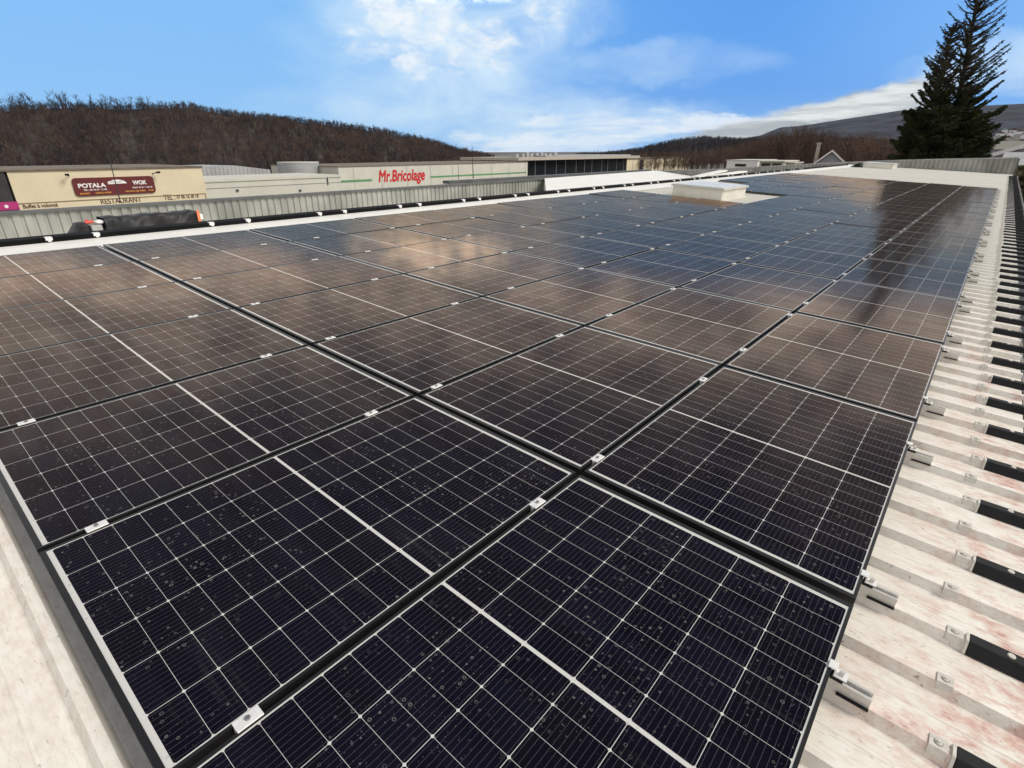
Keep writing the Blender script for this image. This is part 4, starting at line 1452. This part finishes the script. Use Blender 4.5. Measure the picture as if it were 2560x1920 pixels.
midp = [(44, -0.9), (40.3, -0.75), (31.8, -0.5), (28, 0.05), (25.2, 0.75), (22.4, 1.0), (19.3, 0.8), (17.6, 0.85), (14, 0.9), (8, 0.6), (2, 0.3), (-6, -0.2)]
zm_ = hill('hill', midp, 420, 800, 1100, M['wooddark'], 5.0, 1.5, 14)
pts, hts = [], []
while len(pts) < 2600:
    a_ = nrg.uniform(8, 34)
    r = math.sqrt(nrg.uniform(430 ** 2, 815 ** 2))
    if nrg.random() < 0.3:
        r = nrg.uniform(760, 812)
    pts.append((CW[0] + r * math.cos(R(a_)), CW[1] + r * math.sin(R(a_)), zm_(a_, r) - 0.3))
    hts.append(nrg.uniform(5, 9.5))
forest('hillside_woods', pts, hts, M['twigdark'], 41, 13, 0.46, 0.11, 12)

mtn = [(30, -0.3), (22, 0.3), (19.3, 0.88), (17.6, 1.2), (16.1, 1.85), (14.6, 1.92), (11.6, 2.33), (8.9, 2.69), (7.6, 2.88), (3.8, 2.99), (0.1, 3.03), (-5, 3.0), (-14, 2.5), (-25, 1.6)]
zq = hill('mountain', mtn, 760, 2600, 3600, M['mountain'], 0.0, 5.0, 24, na=200, nr=40)

# bare reddish wood beyond the far parapet
wood = [(33, -0.3), (28, -0.15), (24, 0.0), (21, 0.25), (19.2, 0.6), (17.4, 1.1), (15.8, 1.65), (14.6, 1.85), (13.3, 1.7), (11.5, 1.3), (9.8, 1.1), (8.0, 1.0), (4, 0.9)]
WA = np.array([p[0] for p in sorted(wood)])
WE = np.array([p[1] for p in sorted(wood)])
pts, hts = [], []
for k in range(620):
    a_ = nrg.uniform(4.5, 31)
    r = nrg.uniform(175, 260) if a_ < 18.5 else nrg.uniform(235, 310)
    e_ = float(np.interp(a_, WA, WE))
    h = (CW[2] + r * math.tan(R(e_)) + 7) * nrg.uniform(0.70, 1.02)
    pts.append((CW[0] + r * math.cos(R(a_)), CW[1] + r * math.sin(R(a_)), -7))
    hts.append(h)
forest('leafless_wood', pts, hts, M['twigred'], 51, 34, 0.30, 0.032, 10)

# houses scattered on the far slope at the right
hn = 0
places = ['far up', 'low on', 'half way up', 'high on']
for k, (px, py) in enumerate(((2494, 343), (2502, 336), (2511, 331), (2519, 345), (2527, 336), (2534, 331), (2541, 344), (2548, 333), (2554, 341), (2505, 349), (2533, 350), (2556, 350))):
    d = ray(px, py)
    a_ = math.degrees(math.atan2(d[1], d[0]))
    r = 900 + (350 - py) * 14
    X_, Y_ = CW[0] + r * math.cos(R(a_)), CW[1] + r * math.sin(R(a_))
    zz = zq(a_, r)
    t_ = thing('hillside_house', 'small pale house on the far wooded slope, %s of the village counted from the spruces' % ordn(k + 1), 'house', (X_, Y_, zz), group='village houses on the far slope')
    w_ = nrg.uniform(3.5, 5.5)
    hh = nrg.uniform(4, 5.5)
    MB().box(-4, 4, -w_, w_, -3, hh).build('wall', M['signwhite'] if k % 3 else M['stonepale'], t_)
    MB().prism([(-w_ - 0.5, hh + 0.01), (w_ + 0.5, hh + 0.01), (0, hh + 2.6)], -4.5, 4.5, 'x').build('roof', M['tile'] if k % 2 else M['greyroof'], t_)

# olive hedge and scrub by the right edge
hp = at(2545, 425, X=56)
rg = np.random.default_rng(77)
n = 2600
c = np.stack([rg.uniform(53, 57, n), rg.uniform(-7, 0.3, n), rg.uniform(-7, at(2540, 416, X=55).z - 0.05, n)], 1)
A_ = rg.normal(0, 1, (n, 3))
A_ /= np.linalg.norm(A_, axis=1)[:, None]
B_ = np.cross(A_, rg.normal(0, 1, (n, 3)))
B_ /= np.linalg.norm(B_, axis=1)[:, None]
tag(link('hedge', quads_mesh('hedge', c, A_ * 0.22, B_ * 0.14, M['hedge'])), 'olive green hedge past the far right corner of the roof', 'hedge')

# ------------------------------------------------------------------ thin haze that greys the far slopes
hzm = bpy.data.materials.new('haze')
hzm.use_nodes = True
ht = NT(hzm.node_tree)
ht.n.remove(ht.n['Principled BSDF'])
pv = ht.node('ShaderNodeVolumePrincipled')
pv.inputs['Color'].default_value = (0.80, 0.88, 1.0, 1)
pv.inputs['Density'].default_value = 0.000022
pv.inputs['Anisotropy'].default_value = 0.2
ht.l.new(pv.outputs[0], ht.n['Material Output'].inputs['Volume'])
hz = MB().box(-4100, 4100, -4100, 4100, -8.0, 330.0).build('haze', hzm)
tag(hz, kind='stuff')
